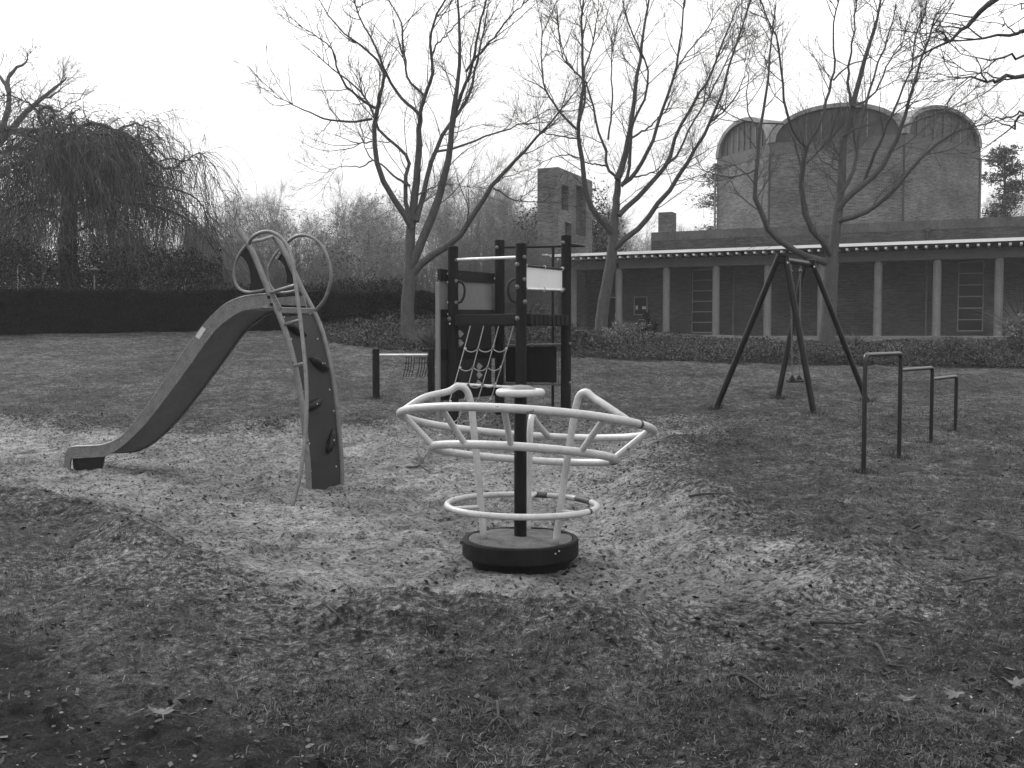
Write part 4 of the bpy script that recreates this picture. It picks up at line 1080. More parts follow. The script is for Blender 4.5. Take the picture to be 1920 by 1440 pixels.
# ------------------------------------------------------------------ bell tower
K_ = np.array([at(1046, 600, 50)[0], 50, 0]); t2 = np.array([.406, .914, 0]); t1 = np.array([-.914, .406, 0])
BT = thing('bell_tower', 'narrow flat topped brick tower with tall dark openings left of the wing', 'tower', K_ + t2 * 2.5 + UP * FLOOR)
ZB = at(1046, 313, 50)[2]; LT = 5.0
def tw(px, py):
    p = onplane(px, py, K_, t1); return np.dot(p - K_, t2), p[2]
ops = []
for (a, b, y1, y0) in ((1053, 1066, 345, 392), (1080, 1099, 346, 440), (1059.5, 1072, 416, 455)):
    u0, z1 = tw(a, y1); u1, _ = tw(b, y1); _, z0 = tw(a, y0); ops.append((u0, u1, z0, z1))
def tbox(u0, u1, d0, d1, z0, z1, mb):
    c = K_ + t2 * (u0 + u1) / 2 + t1 * (d0 + d1) / 2; c[2] = (z0 + z1) / 2; return mb.box(c, (u1 - u0, d1 - d0, z1 - z0), t2, t1, UP)
mb = MB(); us = sorted({0.0, LT} | {o[0] for o in ops} | {o[1] for o in ops})
for i in range(len(us) - 1):
    a, b = us[i], us[i + 1]; zc = FLOOR - .3
    for o in sorted([o for o in ops if o[0] <= a + 1e-6 and o[1] >= b - 1e-6], key=lambda q: q[2]):
        tbox(a, b, 0, .35, zc, o[2], mb); zc = o[3]
    tbox(a, b, 0, .35, zc, ZB, mb)
tbox(0, LT, .35, 1.1, FLOOR - .3, ZB - .004, mb)
mb.build('wall', MT['brick_main'], BT, 30, True)
for o in ops:
    mb = MB(); tbox(o[0], o[1], .30, .348, o[2], o[3], mb); mb.build('opening', MT['brick_low'] if o[1] - o[0] > 1.2 else MT['dark_panel'], BT, 30, True)
lp_ = at(1022, 478, 49.6)
tag(MB().box(lp_, (.26, .12, .09), bev=.02).cyl(lp_ + np.array([.14, 0, 0]), lp_ + np.array([.3, .3, 0]), .03, 8).build('flood_lamp', MT['white_trim'], None), 'small white flood lamp low on the narrow brick tower', 'lamp')
# link wall between tower and wing
mb = MB(); a = C0 + m_ * 2.2 + e * UL; mb.box((a + K_) / 2 + np.array([-1.1, .4, 2.9]), (4.2, .3, 4.2), e, m_, UP)
tag(mb.build('brick_wall', MT['brick_low'], None, 30, True), 'plain brick wall joining the narrow tower to the wing', 'wall')


# ------------------------------------------------------------------ trees
def limb_path(pts, Y, drift, K=14, bow=0.0):
    n = len(pts); P = []
    for i, (px, py) in enumerate(pts):
        t = i / max(1, n - 1)
        P.append(at(px, py, Y + drift * t + bow * math.sin(math.pi * t)))
    return smooth_path(P, K) if n > 2 else np.linspace(P[0], P[-1], K)

def traced_tree(name, label, cat, Y, limbs, seed, mats=('bark', 'twig'), group=None, dens=1.0, tw=1.0, up=.06, K=16, offset=0.0, root_extra=.6, sub=(6, 4), fine=1.0):
    rg = np.random.default_rng(seed)
    P, RR = [], []
    rads = []
    for i, (pts, w0, w1, dr) in enumerate(limbs):
        p = limb_path(pts, Y + offset * (i > 0), dr, K); P.append(p)
        depth = p[:, 1]
        RR.append(np.linspace(w0, w1 * .85, K) * (1.0 if i == 0 else .97) / 2 / F * depth)
    # root flare for the trunk
    P[0] = P[0].copy(); RR[0] = RR[0].copy(); RR[0][:3] *= np.array([1.35, 1.12, 1.03])
    P[0][0, 2] -= root_extra
    base = P[0][0]
    T = thing(name, label, cat, (base[0], base[1], g(base[0], base[1])), group)
    A = np.array(P); B = np.array(RR)
    wob = rg.normal(size=A.shape) * .013; wob[0] *= .3; wob[:, 0] = 0
    A = A + wob
    big = tubes(A[:1], B[:1], 14); rest = tubes(A[1:], B[1:], 8)
    # side branches
    L = np.linalg.norm(A[1:, -1] - A[1:, 0], axis=1)
    l2, r2 = spawn(rg, A[1:], B[1:], np.maximum(2, (L * 2.0 * dens)).astype(int), .22, .99, (.45, 1.0), (.9 * tw, 2.6 * tw), 9, .015 * fine, .0045 * fine, up, .13, .55)
    tips = A[1:, -4:-1]; tr_ = B[1:, -4:-1]
    l2b, r2b = spawn(rg, A[1:, -5:], B[1:, -5:], np.full(len(A) - 1, 3), .3, 1.0, (.2, .6), (.7 * tw, 1.6 * tw), 9, .014 * fine, .004 * fine, up, .10, .2)
    l2 = np.vstack([l2, l2b]); r2 = np.vstack([r2, r2b])
    l3, r3 = spawn(rg, l2, r2, np.full(len(l2), int(sub[0] * dens + .5)), .15, 1, (.4, .95), (.45 * tw, 1.3 * tw), 6, .006 * fine, .0032 * fine, up * .8, .16, .5)
    l4, r4 = spawn(rg, l3, r3, np.full(len(l3), sub[1]), .15, 1, (.4, 1.0), (.18 * tw, .55 * tw), 4, .0036 * fine, .0022 * fine, up * .6, .2, .4)
    np_mesh('trunk', *join([big, rest]), MT[mats[0]], T, True)
    np_mesh('crown', *join([tubes(l2, r2, 5), tubes(l3, r3, 3), tubes(l4, r4, 3)]), MT[mats[1]], T, True)
    return T

T1 = [
 ([(765, 668), (764.5, 640), (764, 600), (765, 560), (767, 535), (768, 512)], 27, 27, 0),
 ([(768, 516), (768, 470), (770, 430), (775, 395), (779, 350), (783, 300), (786, 245), (787, 213)], 22, 10, .3),
 ([(772, 428), (757, 400), (733, 365), (713, 325), (703, 285), (702, 245), (705, 205), (712, 180), (719, 155), (718, 128), (693, 97), (655, 73), (618, 33), (600, 0)], 13, 2, -1.2),
 ([(704, 203), (677, 187), (650, 163), (633, 130), (623, 93), (593, 67), (555, 45)], 6, 1.6, -1.0),
 ([(787, 216), (767, 197), (745, 175), (727, 145), (715, 118), (700, 80), (682, 45), (665, 10), (655, -30)], 7, 2.5, 1.5),
 ([(787, 216), (795, 182), (807, 150), (810, 112), (806, 68), (818, 30), (835, 0), (850, -30)], 8, 3, -.6),
 ([(796, 180), (768, 150), (758, 115), (755, 65), (745, 28), (728, 0), (716, -30)], 5, 2, .9),
 ([(810, 105), (820, 82), (838, 65), (860, 40), (890, 10)], 4, 1.6, .6),
 ([(769, 412), (760, 368), (760, 335), (767, 305), (755, 283), (730, 263), (707, 240), (697, 205), (677, 172), (645, 145), (612, 120), (585, 95)], 9, 2, 1.3),
 ([(781, 415), (790, 385), (800, 335), (813, 292), (828, 255), (850, 222), (875, 190), (888, 150), (897, 110), (905, 70), (915, 20)], 11, 3, 1.4),
 ([(771, 500), (785, 470), (800, 430), (817, 390), (830, 345), (838, 310), (846, 268), (847, 230), (852, 190), (858, 150), (863, 100), (862, 50), (857, 0), (855, -30)], 19, 3, -.8),
 ([(848, 242), (856, 205), (873, 160), (888, 110), (897, 60), (910, 10), (915, -20)], 8, 3, -1.6),
 ([(873, 135), (905, 95), (925, 72), (945, 45), (968, 20), (990, 0)], 5, 2, -1.2),
 ([(772, 515), (800, 487), (835, 463), (866, 438), (884, 407), (905, 375), (925, 346), (955, 311), (982, 283), (1010, 253), (1045, 213), (1080, 172)], 16, 2.5, -1.5),
 ([(925, 352), (945, 365), (965, 376), (1005, 378), (1045, 382)], 4, 1.2, -.8),
 ([(698, 223), (665, 227), (633, 227), (600, 219), (575, 208), (550, 197), (530, 188), (515, 182)], 5, 1.4, -1.8),
 ([(820, 284), (850, 278), (893, 263), (935, 247), (970, 236), (1000, 222), (1030, 205)], 5, 1.4, .9),
 ([(768, 348), (745, 335), (720, 313), (698, 300), (684, 275), (680, 250)], 5, 1.5, 1.2),
 ([(699, 300), (680, 312), (650, 313), (615, 318)], 3.4, 1, -.9),
 ([(697, 265), (672, 268), (650, 262), (628, 253)], 3.2, 1, .8),
 ([(784, 365), (810, 352), (840, 345), (885, 352)], 3.4, 1, .8),
]
traced_tree('plane_tree', 'bare tree between the slide and the climbing tower, long low limb reaching right', 'tree', 27, T1, 11, group='bare pollarded trees before the building')
T2 = [
 ([(1124, 650), (1127, 612), (1131, 575), (1137, 540), (1143, 505), (1148, 472)], 25, 22, 0),
 ([(1146, 482), (1150, 445), (1154, 400), (1157, 360), (1158, 330)], 20, 13, .2),
 ([(1147, 436), (1122, 407), (1103, 378), (1096, 342), (1090, 300), (1087, 265), (1082, 243), (1089, 206), (1092, 160), (1092, 110), (1090, 60), (1094, 0), (1096, -30)], 12, 3, -1.4),
 ([(1083, 244), (1060, 222), (1040, 195), (1020, 162), (1017, 125), (1016, 70), (1014, 25)], 5, 1.8, -1.2),
 ([(1090, 215), (1098, 180), (1094, 140), (1108, 95), (1116, 60), (1122, 15)], 5, 2, 1.0),
 ([(1100, 155), (1075, 130), (1058, 105), (1050, 65), (1040, 20)], 4, 1.5, .8),
 ([(1157, 336), (1170, 300), (1174, 280), (1181, 240), (1188, 200), (1192, 160), (1200, 115), (1206, 60), (1216, 0), (1220, -30)], 13, 3, .6),
 ([(1154, 330), (1137, 312), (1137, 285), (1125, 255), (1116, 225), (1111, 190), (1100, 155), (1080, 135), (1055, 110), (1047, 60), (1045, 10)], 6, 1.8, 1.2),
 ([(1140, 262), (1145, 225), (1148, 180), (1146, 130), (1152, 75), (1165, 20)], 4, 1.6, -.9),
 ([(1165, 350), (1180, 318), (1183, 275), (1185, 235), (1205, 195), (1216, 150), (1208, 110), (1190, 75), (1175, 30), (1165, 0)], 7, 2, -1),
 ([(1166, 346), (1190, 326), (1206, 298), (1225, 263), (1238, 215), (1255, 170), (1268, 125), (1276, 70), (1284, 10), (1288, -25)], 9, 2.6, -.8),
 ([(1185, 258), (1215, 240), (1235, 220), (1258, 205)], 4.5, 2, .8),
 ([(1258, 160), (1275, 120), (1300, 85), (1330, 50), (1350, 10)], 4, 1.5, .9),
 ([(1160, 404), (1180, 385), (1207, 357), (1232, 330), (1247, 312), (1258, 285), (1268, 245), (1290, 215), (1310, 175), (1330, 150), (1346, 100), (1370, 45), (1385, 5)], 11, 2.4, 1.2),
 ([(1246, 312), (1272, 288), (1291, 245), (1325, 190), (1350, 140), (1372, 95), (1395, 60)], 5, 1.6, -1.0),
 ([(1148, 470), (1172, 446), (1205, 422), (1223, 395), (1246, 366), (1268, 336), (1288, 306), (1305, 279), (1325, 245), (1345, 195), (1360, 150), (1380, 80), (1400, 25), (1410, -10)], 12, 2.6, -1.4),
 ([(1332, 228), (1360, 205), (1385, 170), (1400, 120)], 4, 1.5, -.8),
 ([(1090, 262), (1062, 256), (1030, 251), (1005, 243), (985, 233)], 3.6, 1.1, -1.2),
 ([(1094, 300), (1060, 290), (1030, 298), (1005, 312)], 3, 1, 1.1),
 ([(1138, 312), (1105, 306), (1095, 304)], 4, 1.5, .5),
 ([(1190, 332), (1225, 322), (1250, 305), (1290, 288)], 3.4, 1, .5),
]
traced_tree('plane_tree', 'bare tree with a leaning trunk in front of the narrow brick tower', 'tree', 30, T2, 12, group='bare pollarded trees before the building')
T3 = [
 ([(1549, 668), (1550, 640), (1553, 600), (1555, 560), (1557, 520), (1560, 492)], 31, 30, 0),
 ([(1558, 505), (1561, 470), (1566, 435), (1570, 400), (1576, 367), (1580, 320), (1578, 285), (1587, 243), (1597, 200), (1607, 167), (1620, 123), (1630, 80), (1643, 43), (1650, 0), (1655, -30)], 23, 3, .3),
 ([(1548, 492), (1532, 487), (1508, 477), (1467, 456), (1440, 430), (1421, 383), (1416, 360), (1421, 300), (1423, 253), (1433, 200), (1443, 117), (1447, 67), (1453, 10)], 15, 2.2, -1.4),
 ([(1557, 480), (1548, 463), (1532, 442), (1512, 410), (1503, 350), (1507, 307), (1512, 275)], 14, 9, -1.0),
 ([(1512, 278), (1487, 243), (1473, 200), (1467, 150), (1460, 93), (1450, 57), (1430, 15), (1420, -20)], 6, 2.2, -1.6),
 ([(1512, 276), (1533, 240), (1550, 190), (1562, 143), (1563, 93), (1565, 33), (1576, -10)], 7, 2.6, .2),
 ([(1513, 305), (1534, 283), (1557, 260), (1583, 227), (1600, 195)], 4.5, 1.6, .8),
 ([(1577, 362), (1600, 322), (1605, 295), (1610, 250), (1623, 200), (1633, 160), (1650, 110), (1668, 60), (1680, 10)], 8, 2.4, 1.5),
 ([(1595, 196), (1590, 140), (1597, 90), (1603, 40), (1608, -10)], 6, 2.2, -.6),
 ([(1573, 392), (1590, 370), (1615, 350), (1647, 322), (1670, 287), (1684, 250), (1697, 217), (1710, 167), (1730, 110), (1746, 55), (1757, 20)], 13, 3.2, -1.0),
 ([(1620, 346), (1633, 303), (1650, 267), (1667, 227), (1690, 173), (1707, 133), (1716, 75), (1735, 20)], 7, 2, -2.0),
 ([(1570, 415), (1595, 408), (1630, 393), (1663, 370), (1693, 333), (1727, 297), (1757, 270), (1790, 247), (1830, 237), (1885, 222)], 11, 2, -1.8),
 ([(1687, 241), (1720, 226), (1760, 214), (1800, 190), (1835, 160)], 4.5, 1.4, 1.2),
 ([(1580, 255), (1610, 240), (1650, 228), (1690, 205), (1715, 170)], 4, 1.4, -1.2),
 ([(1582, 330), (1560, 312), (1540, 300), (1527, 275)], 4, 1.4, 1.0),
 ([(1505, 330), (1480, 240), (1440, 233), (1400, 229), (1365, 212), (1345, 190)], 4, 1.2, .6),
 ([(1418, 318), (1385, 330), (1345, 328), (1318, 318)], 3.4, 1.2, -1.0),
 ([(1563, 150), (1590, 125), (1620, 112), (1660, 100)], 4, 1.3, 1.2),
 ([(1598, 200), (1640, 175), (1665, 120), (1690, 85), (1700, 40)], 4.5, 1.5, .8),
 ([(1425, 245), (1410, 225), (1400, 190), (1402, 140), (1395, 110)], 3.5, 1.3, 1.0),
]
traced_tree('plane_tree', 'bare tree with many crooked limbs behind the swing, in front of the chapel', 'tree', 27.5, T3, 13, group='bare pollarded trees before the building')

# near tree outside the frame, limbs hanging in from the right
NY = 9.0
N0 = [
 ([(2260, 1250), (2262, 800), (2258, 400), (2250, 100), (2230, -200), (2210, -420)], 75, 38, 0),
 ([(2232, -200), (2080, -130), (1950, -55), (1864, 0), (1832, 25), (1809, 52), (1775, 74), (1736, 98), (1705, 112)], 18, 1.6, .8),
 ([(2256, 200), (2120, 90), (2010, 40), (1920, 57), (1894, 65), (1832, 74), (1778, 79)], 15, 2, .4),
 ([(2256, 300), (2100, 190), (2000, 140), (1920, 142), (1873, 147), (1853, 151), (1805, 144), (1752, 137)], 14, 1.4, -.4),
 ([(1945, 141), (1870, 146), (1843, 136), (1805, 132), (1767, 108)], 4, 1.2, .3),
 ([(2100, 90), (2000, 95), (1920, 109), (1888, 104), (1857, 112), (1822, 112), (1786, 88)], 7, 1.4, -.7),
 ([(2240, 330), (2100, 260), (1990, 215), (1920, 213), (1900, 238), (1876, 231), (1845, 215)], 9, 1.2, .9),
 ([(1920, 213), (1880, 222), (1830, 238), (1790, 245)], 4, 1, .6),
 ([(1990, 60), (1960, 15), (1925, 11), (1893, 11)], 5, 1.4, -.5),
 ([(1903, 62), (1882, 48), (1877, 35), (1874, 20)], 3, 1, 0),
 ([(1778, 79), (1766, 62), (1758, 43)], 4, 2.5, -.2),
]
traced_tree('overhanging_tree', 'near tree outside the right edge whose dark bare boughs hang into the upper right corner', 'tree', NY, N0, 14, dens=.8, tw=.42, up=.0, sub=(3, 2), fine=.55)

# old tree at the upper left and the weeping tree
O0 = [
 ([(-60, 560), (-58, 480), (-50, 400), (-40, 330), (-25, 290)], 46, 34, 0),
 ([(-40, 330), (-20, 290), (10, 255), (45, 215), (75, 187), (108, 160), (125, 145)], 20, 2.4, -1),
 ([(-25, 300), (-5, 262), (12, 220), (17, 180), (15, 150), (30, 128), (48, 118), (52, 100)], 15, 2.2, 1),
 ([(17, 175), (5, 150), (-10, 135), (-40, 110), (-70, 70)], 8, 2, .5),
 ([(40, 218), (70, 190), (100, 178), (115, 165)], 6, 1.5, -.5),
 ([(62, 198), (88, 200), (105, 210), (130, 195), (152, 185)], 5, 1.2, -1),
 ([(-30, 305), (10, 250), (60, 245), (90, 240), (75, 250)], 12, 4, -2),
 ([(-50, 250), (-10, 245), (30, 250), (75, 258)], 12, 3, -1),
 ([(-50, 320), (0, 318), (40, 305), (60, 290), (75, 262)], 14, 4, -1.2),
 ([(-50, 280), (0, 285), (40, 278), (90, 285)], 11, 3, 1.2),
]
traced_tree('gnarled_tree', 'old gnarled bare tree cut by the upper left edge', 'tree', 46, O0, 15, ('far_bark', 'far_twig'), dens=1.4, tw=1.1, up=.02)

def weeping(Y=38.0):
    rg = np.random.default_rng(21)
    b = at(128, 560, Y); bz = g(b[0], Y)
    T = thing('weeping_tree', 'large weeping tree with a dense curtain of hanging twigs behind the hedge on the left', 'tree', (b[0], Y, bz))
    tr = [at(128, 575, Y), at(130, 520, Y), at(126, 460, Y), at(130, 400, Y), at(128, 340, Y), at(122, 290, Y), at(128, 250, Y)]
    K = 16
    P = [smooth_path(tr, K)]; RR = [np.linspace(20, 9, K) / F * Y]
    def arch(pts, dr, w0, w1): P.append(limb_path(pts, Y, dr, K)); RR.append(np.linspace(w0 * .5, w1 * .5, K) / 2 / F * Y)
    arch([(128, 330), (112, 300), (100, 260), (78, 232), (72, 212), (85, 200), (98, 205), (104, 225), (120, 245)], -.5, 18, 6)
    arch([(128, 300), (135, 265), (150, 240), (172, 232), (198, 236), (225, 252), (258, 274), (285, 300), (318, 318), (348, 300)], -.8, 20, 4)
    arch([(128, 330), (145, 290), (168, 262), (195, 250), (220, 262), (245, 290), (262, 330), (275, 370)], -2.2, 16, 5)
    arch([(300, 302), (325, 297), (345, 303), (365, 290), (378, 287), (390, 310), (405, 345), (432, 375)], -1.2, 6, 1.2)
    arch([(255, 275), (262, 255), (268, 235), (278, 220), (300, 213), (325, 206)], -.5, 3, 1)
    arch([(130, 400), (165, 385), (200, 380), (250, 382), (300, 390), (350, 410), (385, 445), (410, 480), (430, 520)], -2.4, 16, 3)
    arch([(130, 345), (170, 332), (215, 330), (260, 340), (310, 352), (350, 362), (380, 385), (392, 430)], -3.0, 14, 3)
    arch([(128, 390), (90, 375), (50, 380), (10, 395), (-40, 420)], -2, 16, 4)
    arch([(128, 340), (85, 322), (40, 320), (-10, 330), (-60, 350)], 1, 15, 4)
    arch([(128, 440), (165, 425), (215, 410), (240, 430), (260, 460), (268, 490)], -4.0, 12, 2)
    arch([(128, 430), (95, 400), (60, 395), (40, 420), (25, 460)], -4.2, 12, 2)
    for q in range(44):
        az = rg.uniform(0, 2 * np.pi); Rr_ = rg.uniform(1.3, 6.2); hz_ = 9.5 * math.sqrt(1 - (Rr_ / 7.2) ** 2) * rg.uniform(.80, 1.0)
        c = at(130, rg.uniform(270, 400), Y); tt = np.linspace(0, 1, K)
        x = c[0] + math.cos(az) * Rr_ * tt; y = Y + math.sin(az) * Rr_ * tt
        zz = c[2] + (bz + hz_ - c[2]) * np.sin(tt * math.pi * .62) * 1.02 - tt ** 4 * rg.uniform(.5, 2.5)
        P.append(np.stack([x, y, zz], 1) + rg.normal(size=(K, 3)) * .06); RR.append(np.linspace(rg.uniform(.035, .06), .014, K))
    A = np.array(P); B = np.array(RR)
    l2, r2 = spawn(rg, A[1:], B[1:], np.full(len(A) - 1, 22), .15, 1, (.5, 1.2), (.6, 1.8), 8, .022, .008, -.22, .22, .3)
    src = np.vstack([A[1:], np.array([smooth_path(p, K) for p in l2])]); sr = np.vstack([B[1:], np.array([np.interp(np.linspace(0, 1, K), np.linspace(0, 1, 8), q) for q in r2])])
    ntr = len(A) - 1 - 44; cnt = np.concatenate([np.full(ntr, 42), np.full(44, 15), np.full(len(l2), 2)])
    l3, r3 = spawn(rg, src, sr, cnt, .15, 1, (.7, 1.5), (1.2, 5.0), 9, .010, .006, -.42, .17, .2)
    for l_, lim in ((l2, .2), (l3, .15)): l_[:, :, 2] = np.maximum(l_[:, :, 2], bz + lim)
    l4, r4 = spawn(rg, l3, r3, np.full(len(l3), 2), .2, 1, (.3, .9), (.3, .9), 5, .0055, .004, -.3, .2, .2)
    np_mesh('trunk', *join([tubes(A[:1], B[:1], 12), tubes(A[1:], B[1:], 7)]), MT['weep_bark'], T, True)
    np_mesh('crown', *join([tubes(l2, r2, 4), tubes(l3, r3, 3), tubes(l4, r4, 3)]), MT['weep'], T, True)
weeping()

# generic trees farther back
def gen_tree(seed, h, spread, nl=15, dense=1.0, rt=.20):
    rg = np.random.default_rng(seed); K = 12
    t = np.linspace(0, 1, K)
    tr = np.stack([rg.normal() * .4 * t + .25 * np.sin(t * 5 + seed), rg.normal() * .3 * t, t * h * .66], 1)[None]
    tR = np.linspace(rt, rt * .25, K)[None]
    l1, r1 = spawn(rg, tr, tR, np.array([nl]), .25, 1.0, (.30, .95), (h * .38 * spread, h * .56 * spread), K, rt * .36, .016, .05, .09, .42)
    l2, r2 = spawn(rg, l1, r1, np.full(len(l1), int(15 * dense)), .15, 1, (.35, .8), (h * .12, h * .25), 8, .024, .008, .03, .12, .3)
    l3, r3 = spawn(rg, l2, r2, np.full(len(l2), int(10 * dense)), .15, 1, (.35, .85), (h * .06, h * .13), 5, .012, .006, .02, .15, .3)
    l4, r4 = spawn(rg, l3, r3, np.full(len(l3), 6), .2, 1, (.4, .9), (h * .025, h * .065), 3, .0065, .0045, .0, .2, .3)
    return join([tubes(tr, tR, 9), tubes(l1, r1, 6)]), join([tubes(l2, r2, 4), tubes(l3, r3, 3), tubes(l4, r4, 3)])
protos = []
for k_, (sd_i, h, spd) in enumerate(((31, 16, 1.0), (32, 16, .8), (33, 16, 1.25))):
    tk, crn = gen_tree(sd_i, h, spd)
    T = thing('bare_tree', 'x', 'tree', (0, 0, 0), 'bare trees fading into the fog')
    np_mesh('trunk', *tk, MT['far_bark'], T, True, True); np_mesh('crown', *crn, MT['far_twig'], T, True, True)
    protos.append((T, h))
used = set()
def copy_thing(o):
    c = o.copy(); C.objects.link(c)
    for ch in o.children:
        d = ch.copy(); C.objects.link(d); d.parent = c
    return c
def place_tree(kind, px, top, Y, rot, label, sx=1.0):
    Y *= 1.6
    T, h = protos[kind]
    o = T if kind not in used else copy_thing(T); used.add(kind)
    p = at(px, 620, Y); z0 = 1.4
    H = at(px, top, Y)[2] - z0; s = H / (h * 1.12)
    o.location = (p[0], Y, z0 - .1); o.scale = (s * sx, s * sx, s); o.rotation_euler = (0, 0, rot); o['label'] = label
FARL = [
 (0, 425, 345, 92, .3, 'hazy bare tree right of the weeping tree, tip beside the top of the slide'),
 (1, 375, 380, 110, 1.2, 'faint bare tree showing past the right fringe of the weeping tree'),
 (2, 520, 322, 112, 2.1, 'tall hazy tree with a rounded fan crown directly above the slide hoops'),
 (0, 590, 395, 88, 4.0, 'low hazy bare tree right of the round crowned tree above the slide'),
 (2, 655, 318, 104, 5.0, 'wide hazy bare tree left of the big trunk, over the leafy dark bush'),
 (1, 470, 400, 84, 2.8, 'thin hazy tree behind the left hoop of the slide'),
 (0, 725, 345, 118, 1.9, 'faint bare tree directly behind the forked trunk left of the climbing tower'),
 (2, 880, 268, 96, .9, 'tallest hazy tree above the climbing tower'),
 (1, 945, 300, 82, 3.6, 'hazy slender tree left of the narrow brick tower'),
 (0, 835, 370, 86, 2.4, 'hazy tree seen through the fork above the left post of the climbing tower'),
 (1, 990, 340, 74, 5.4, 'dark hazy tree touching the left edge of the narrow brick tower'),
 (2, 1190, 395, 84, 1.1, 'bushy bare tree between the narrow tower and the chimney'),
 (0, 1290, 400, 98, 3.1, 'faint bare tree between the chimney and the chapel'),
 (1, 1125, 345, 78, 4.4, 'bare tree rising right behind the narrow brick tower'),
 (2, 1895, 330, 90, 2.2, 'faint bare tree behind the pine at the right edge'),
 (0, 20, 330, 80, .1, 'bare tree glimpsed through the weeping tree at the left edge'),
 (1, 230, 400, 96, 5.9, 'bare tree glimpsed through the middle of the weeping curtain'),
]
for a in FARL: place_tree(*a)

def leafy(name, label, cat, px, py_base, Y, w_, h_, n, size, mat, seed, group=None, stem=True, dz=0.0, shape=1.0, twigs=0):
    """bush: stems and a cloud of small leaves gathered in clumps"""
    rg = np.random.default_rng(seed)
    p = at(px, py_base, Y); z0 = g(p[0], Y) + dz
    T = thing(name, label, cat, (p[0], Y, z0), group)
    nc = max(10, int(n / 90)); cl = rg.normal(size=(nc, 3)); cl /= np.linalg.norm(cl, axis=1, keepdims=True)
    cl *= (rg.random((nc, 1)) ** .45); cl[:, 2] = np.abs(cl[:, 2]) ** shape
    cl *= np.array([w_ / 2, w_ / 2, h_ * .92]); 
    i = rg.integers(0, nc, n); q = cl[i] + rg.normal(size=(n, 3)) * np.array([w_ * .075, w_ * .075, h_ * .075])
    q[:, 2] = np.abs(q[:, 2]) + .02
    Vv, Ff = leaves(rg, q, size)
    np_mesh('foliage', Vv, Ff, MT[mat], T, False, True)
    if stem:
        ns = 14
        a = rg.integers(0, nc, ns); t = np.linspace(0, 1, 7)[None, :, None]
        P = cl[a][:, None] * t ** 1.2 + rg.normal(size=(ns, 7, 3)) * .03 * w_ * .3; P[:, 0] *= 0; P[:, 0, 2] = -.1
        P0 = P; l2, r2 = spawn(rg, P, np.tile(np.linspace(.03, .008, 7) * w_ * .5, (ns, 1)), np.full(ns, 5 + twigs), .3, 1, (.3, .9), (h_ * .15, h_ * .4), 5, .01, .004, .05, .15)
        np_mesh('stem', *join([tubes(P, np.tile(np.linspace(.03, .008, 7) * min(w_, 2) * .5, (ns, 1)), 5), tubes(l2, r2, 3)]), MT['twig'], T, True, True)
    return T

def twiggy(name, label, px, Y, w_, h_, n, mat, seed, group, dz=0):
    rg = np.random.default_rng(seed); K = 8
    p = at(px, 620, Y); z0 = g(p[0], Y) + dz
    T = thing(name, label, 'bush', (p[0], Y, z0), group)
    t = np.linspace(0, 1, K)
    th = rg.uniform(0, 2 * np.pi, n); rr = rg.random(n) ** .7
    P = np.zeros((n, K, 3))
    lean = rr[:, None] * w_ / 2 * t[None] ** 1.3
    P[:, :, 0] = np.cos(th)[:, None] * (lean + .12 * w_); P[:, :, 1] = np.sin(th)[:, None] * (lean + .12 * w_)
    P[:, :, 2] = -.1 + (h_ * (1 - .35 * rr ** 2) * rg.uniform(.6, 1, n))[:, None] * t[None]
    P[:, 1:] += rg.normal(size=(n, K - 1, 3)) * .05
    RR = np.tile(np.linspace(.018, .006, K), (n, 1))
    l2, r2 = spawn(rg, P, RR, np.full(n, 9), .2, 1, (.3, .9), (h_ * .12, h_ * .4), 6, .008, .005, .04, .16)
    l3, r3 = spawn(rg, l2, r2, np.full(len(l2), 4), .2, 1, (.3, .9), (h_ * .05, h_ * .16), 4, .006, .004, .02, .2)
    np_mesh('stem', *tubes(P, RR, 5), MT[mat], T, True, True)
    np_mesh('crown', *join([tubes(l2, r2, 3), tubes(l3, r3, 3)]), MT[mat], T, True, True)

GB = 'leafless bushes behind the hedge'
for a in [
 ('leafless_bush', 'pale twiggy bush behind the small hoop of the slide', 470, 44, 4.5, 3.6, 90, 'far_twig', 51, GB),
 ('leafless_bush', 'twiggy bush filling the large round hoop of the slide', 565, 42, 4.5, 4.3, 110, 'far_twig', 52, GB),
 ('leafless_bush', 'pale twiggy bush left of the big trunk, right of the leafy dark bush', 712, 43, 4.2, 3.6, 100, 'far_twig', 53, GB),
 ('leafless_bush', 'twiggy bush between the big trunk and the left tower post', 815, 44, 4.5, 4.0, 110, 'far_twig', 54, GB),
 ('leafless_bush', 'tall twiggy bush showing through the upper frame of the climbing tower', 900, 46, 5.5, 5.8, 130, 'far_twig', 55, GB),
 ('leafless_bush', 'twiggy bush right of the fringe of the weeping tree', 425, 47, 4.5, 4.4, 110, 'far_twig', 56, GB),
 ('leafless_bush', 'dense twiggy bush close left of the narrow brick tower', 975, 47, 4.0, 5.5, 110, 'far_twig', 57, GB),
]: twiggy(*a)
leafy('evergreen_bush', 'rounded dark leafy bush behind the hedge left of the big trunk', 'bush', 655, 600, 41, 3.0, 3.9, 5200, .10, 'ever', 61)
leafy('evergreen_bush', 'hazy dark conical evergreen seen left of the big trunk', 'bush', 722, 600, 64, 5.0, 6.6, 9000, .12, 'ever', 62, shape=.8)
leafy('evergreen_bush', 'hazy dark evergreen rising between the left tree and the wide hazy tree', 'bush', 610, 600, 70, 5.5, 6.2, 9000, .12, 'ever', 63, shape=.8)
leafy('evergreen_bush', 'tall dark evergreen between the narrow tower and the leaning trunk', 'bush', 1122, 600, 58, 3.0, 9.4, 6500, .17, 'ever', 64, shape=.9)
leafy('evergreen_bush', 'dark evergreen left of the narrow tower above the white panel', 'bush', 985, 600, 56, 3.6, 7.8, 5000, .17, 'ever', 65, shape=.9)
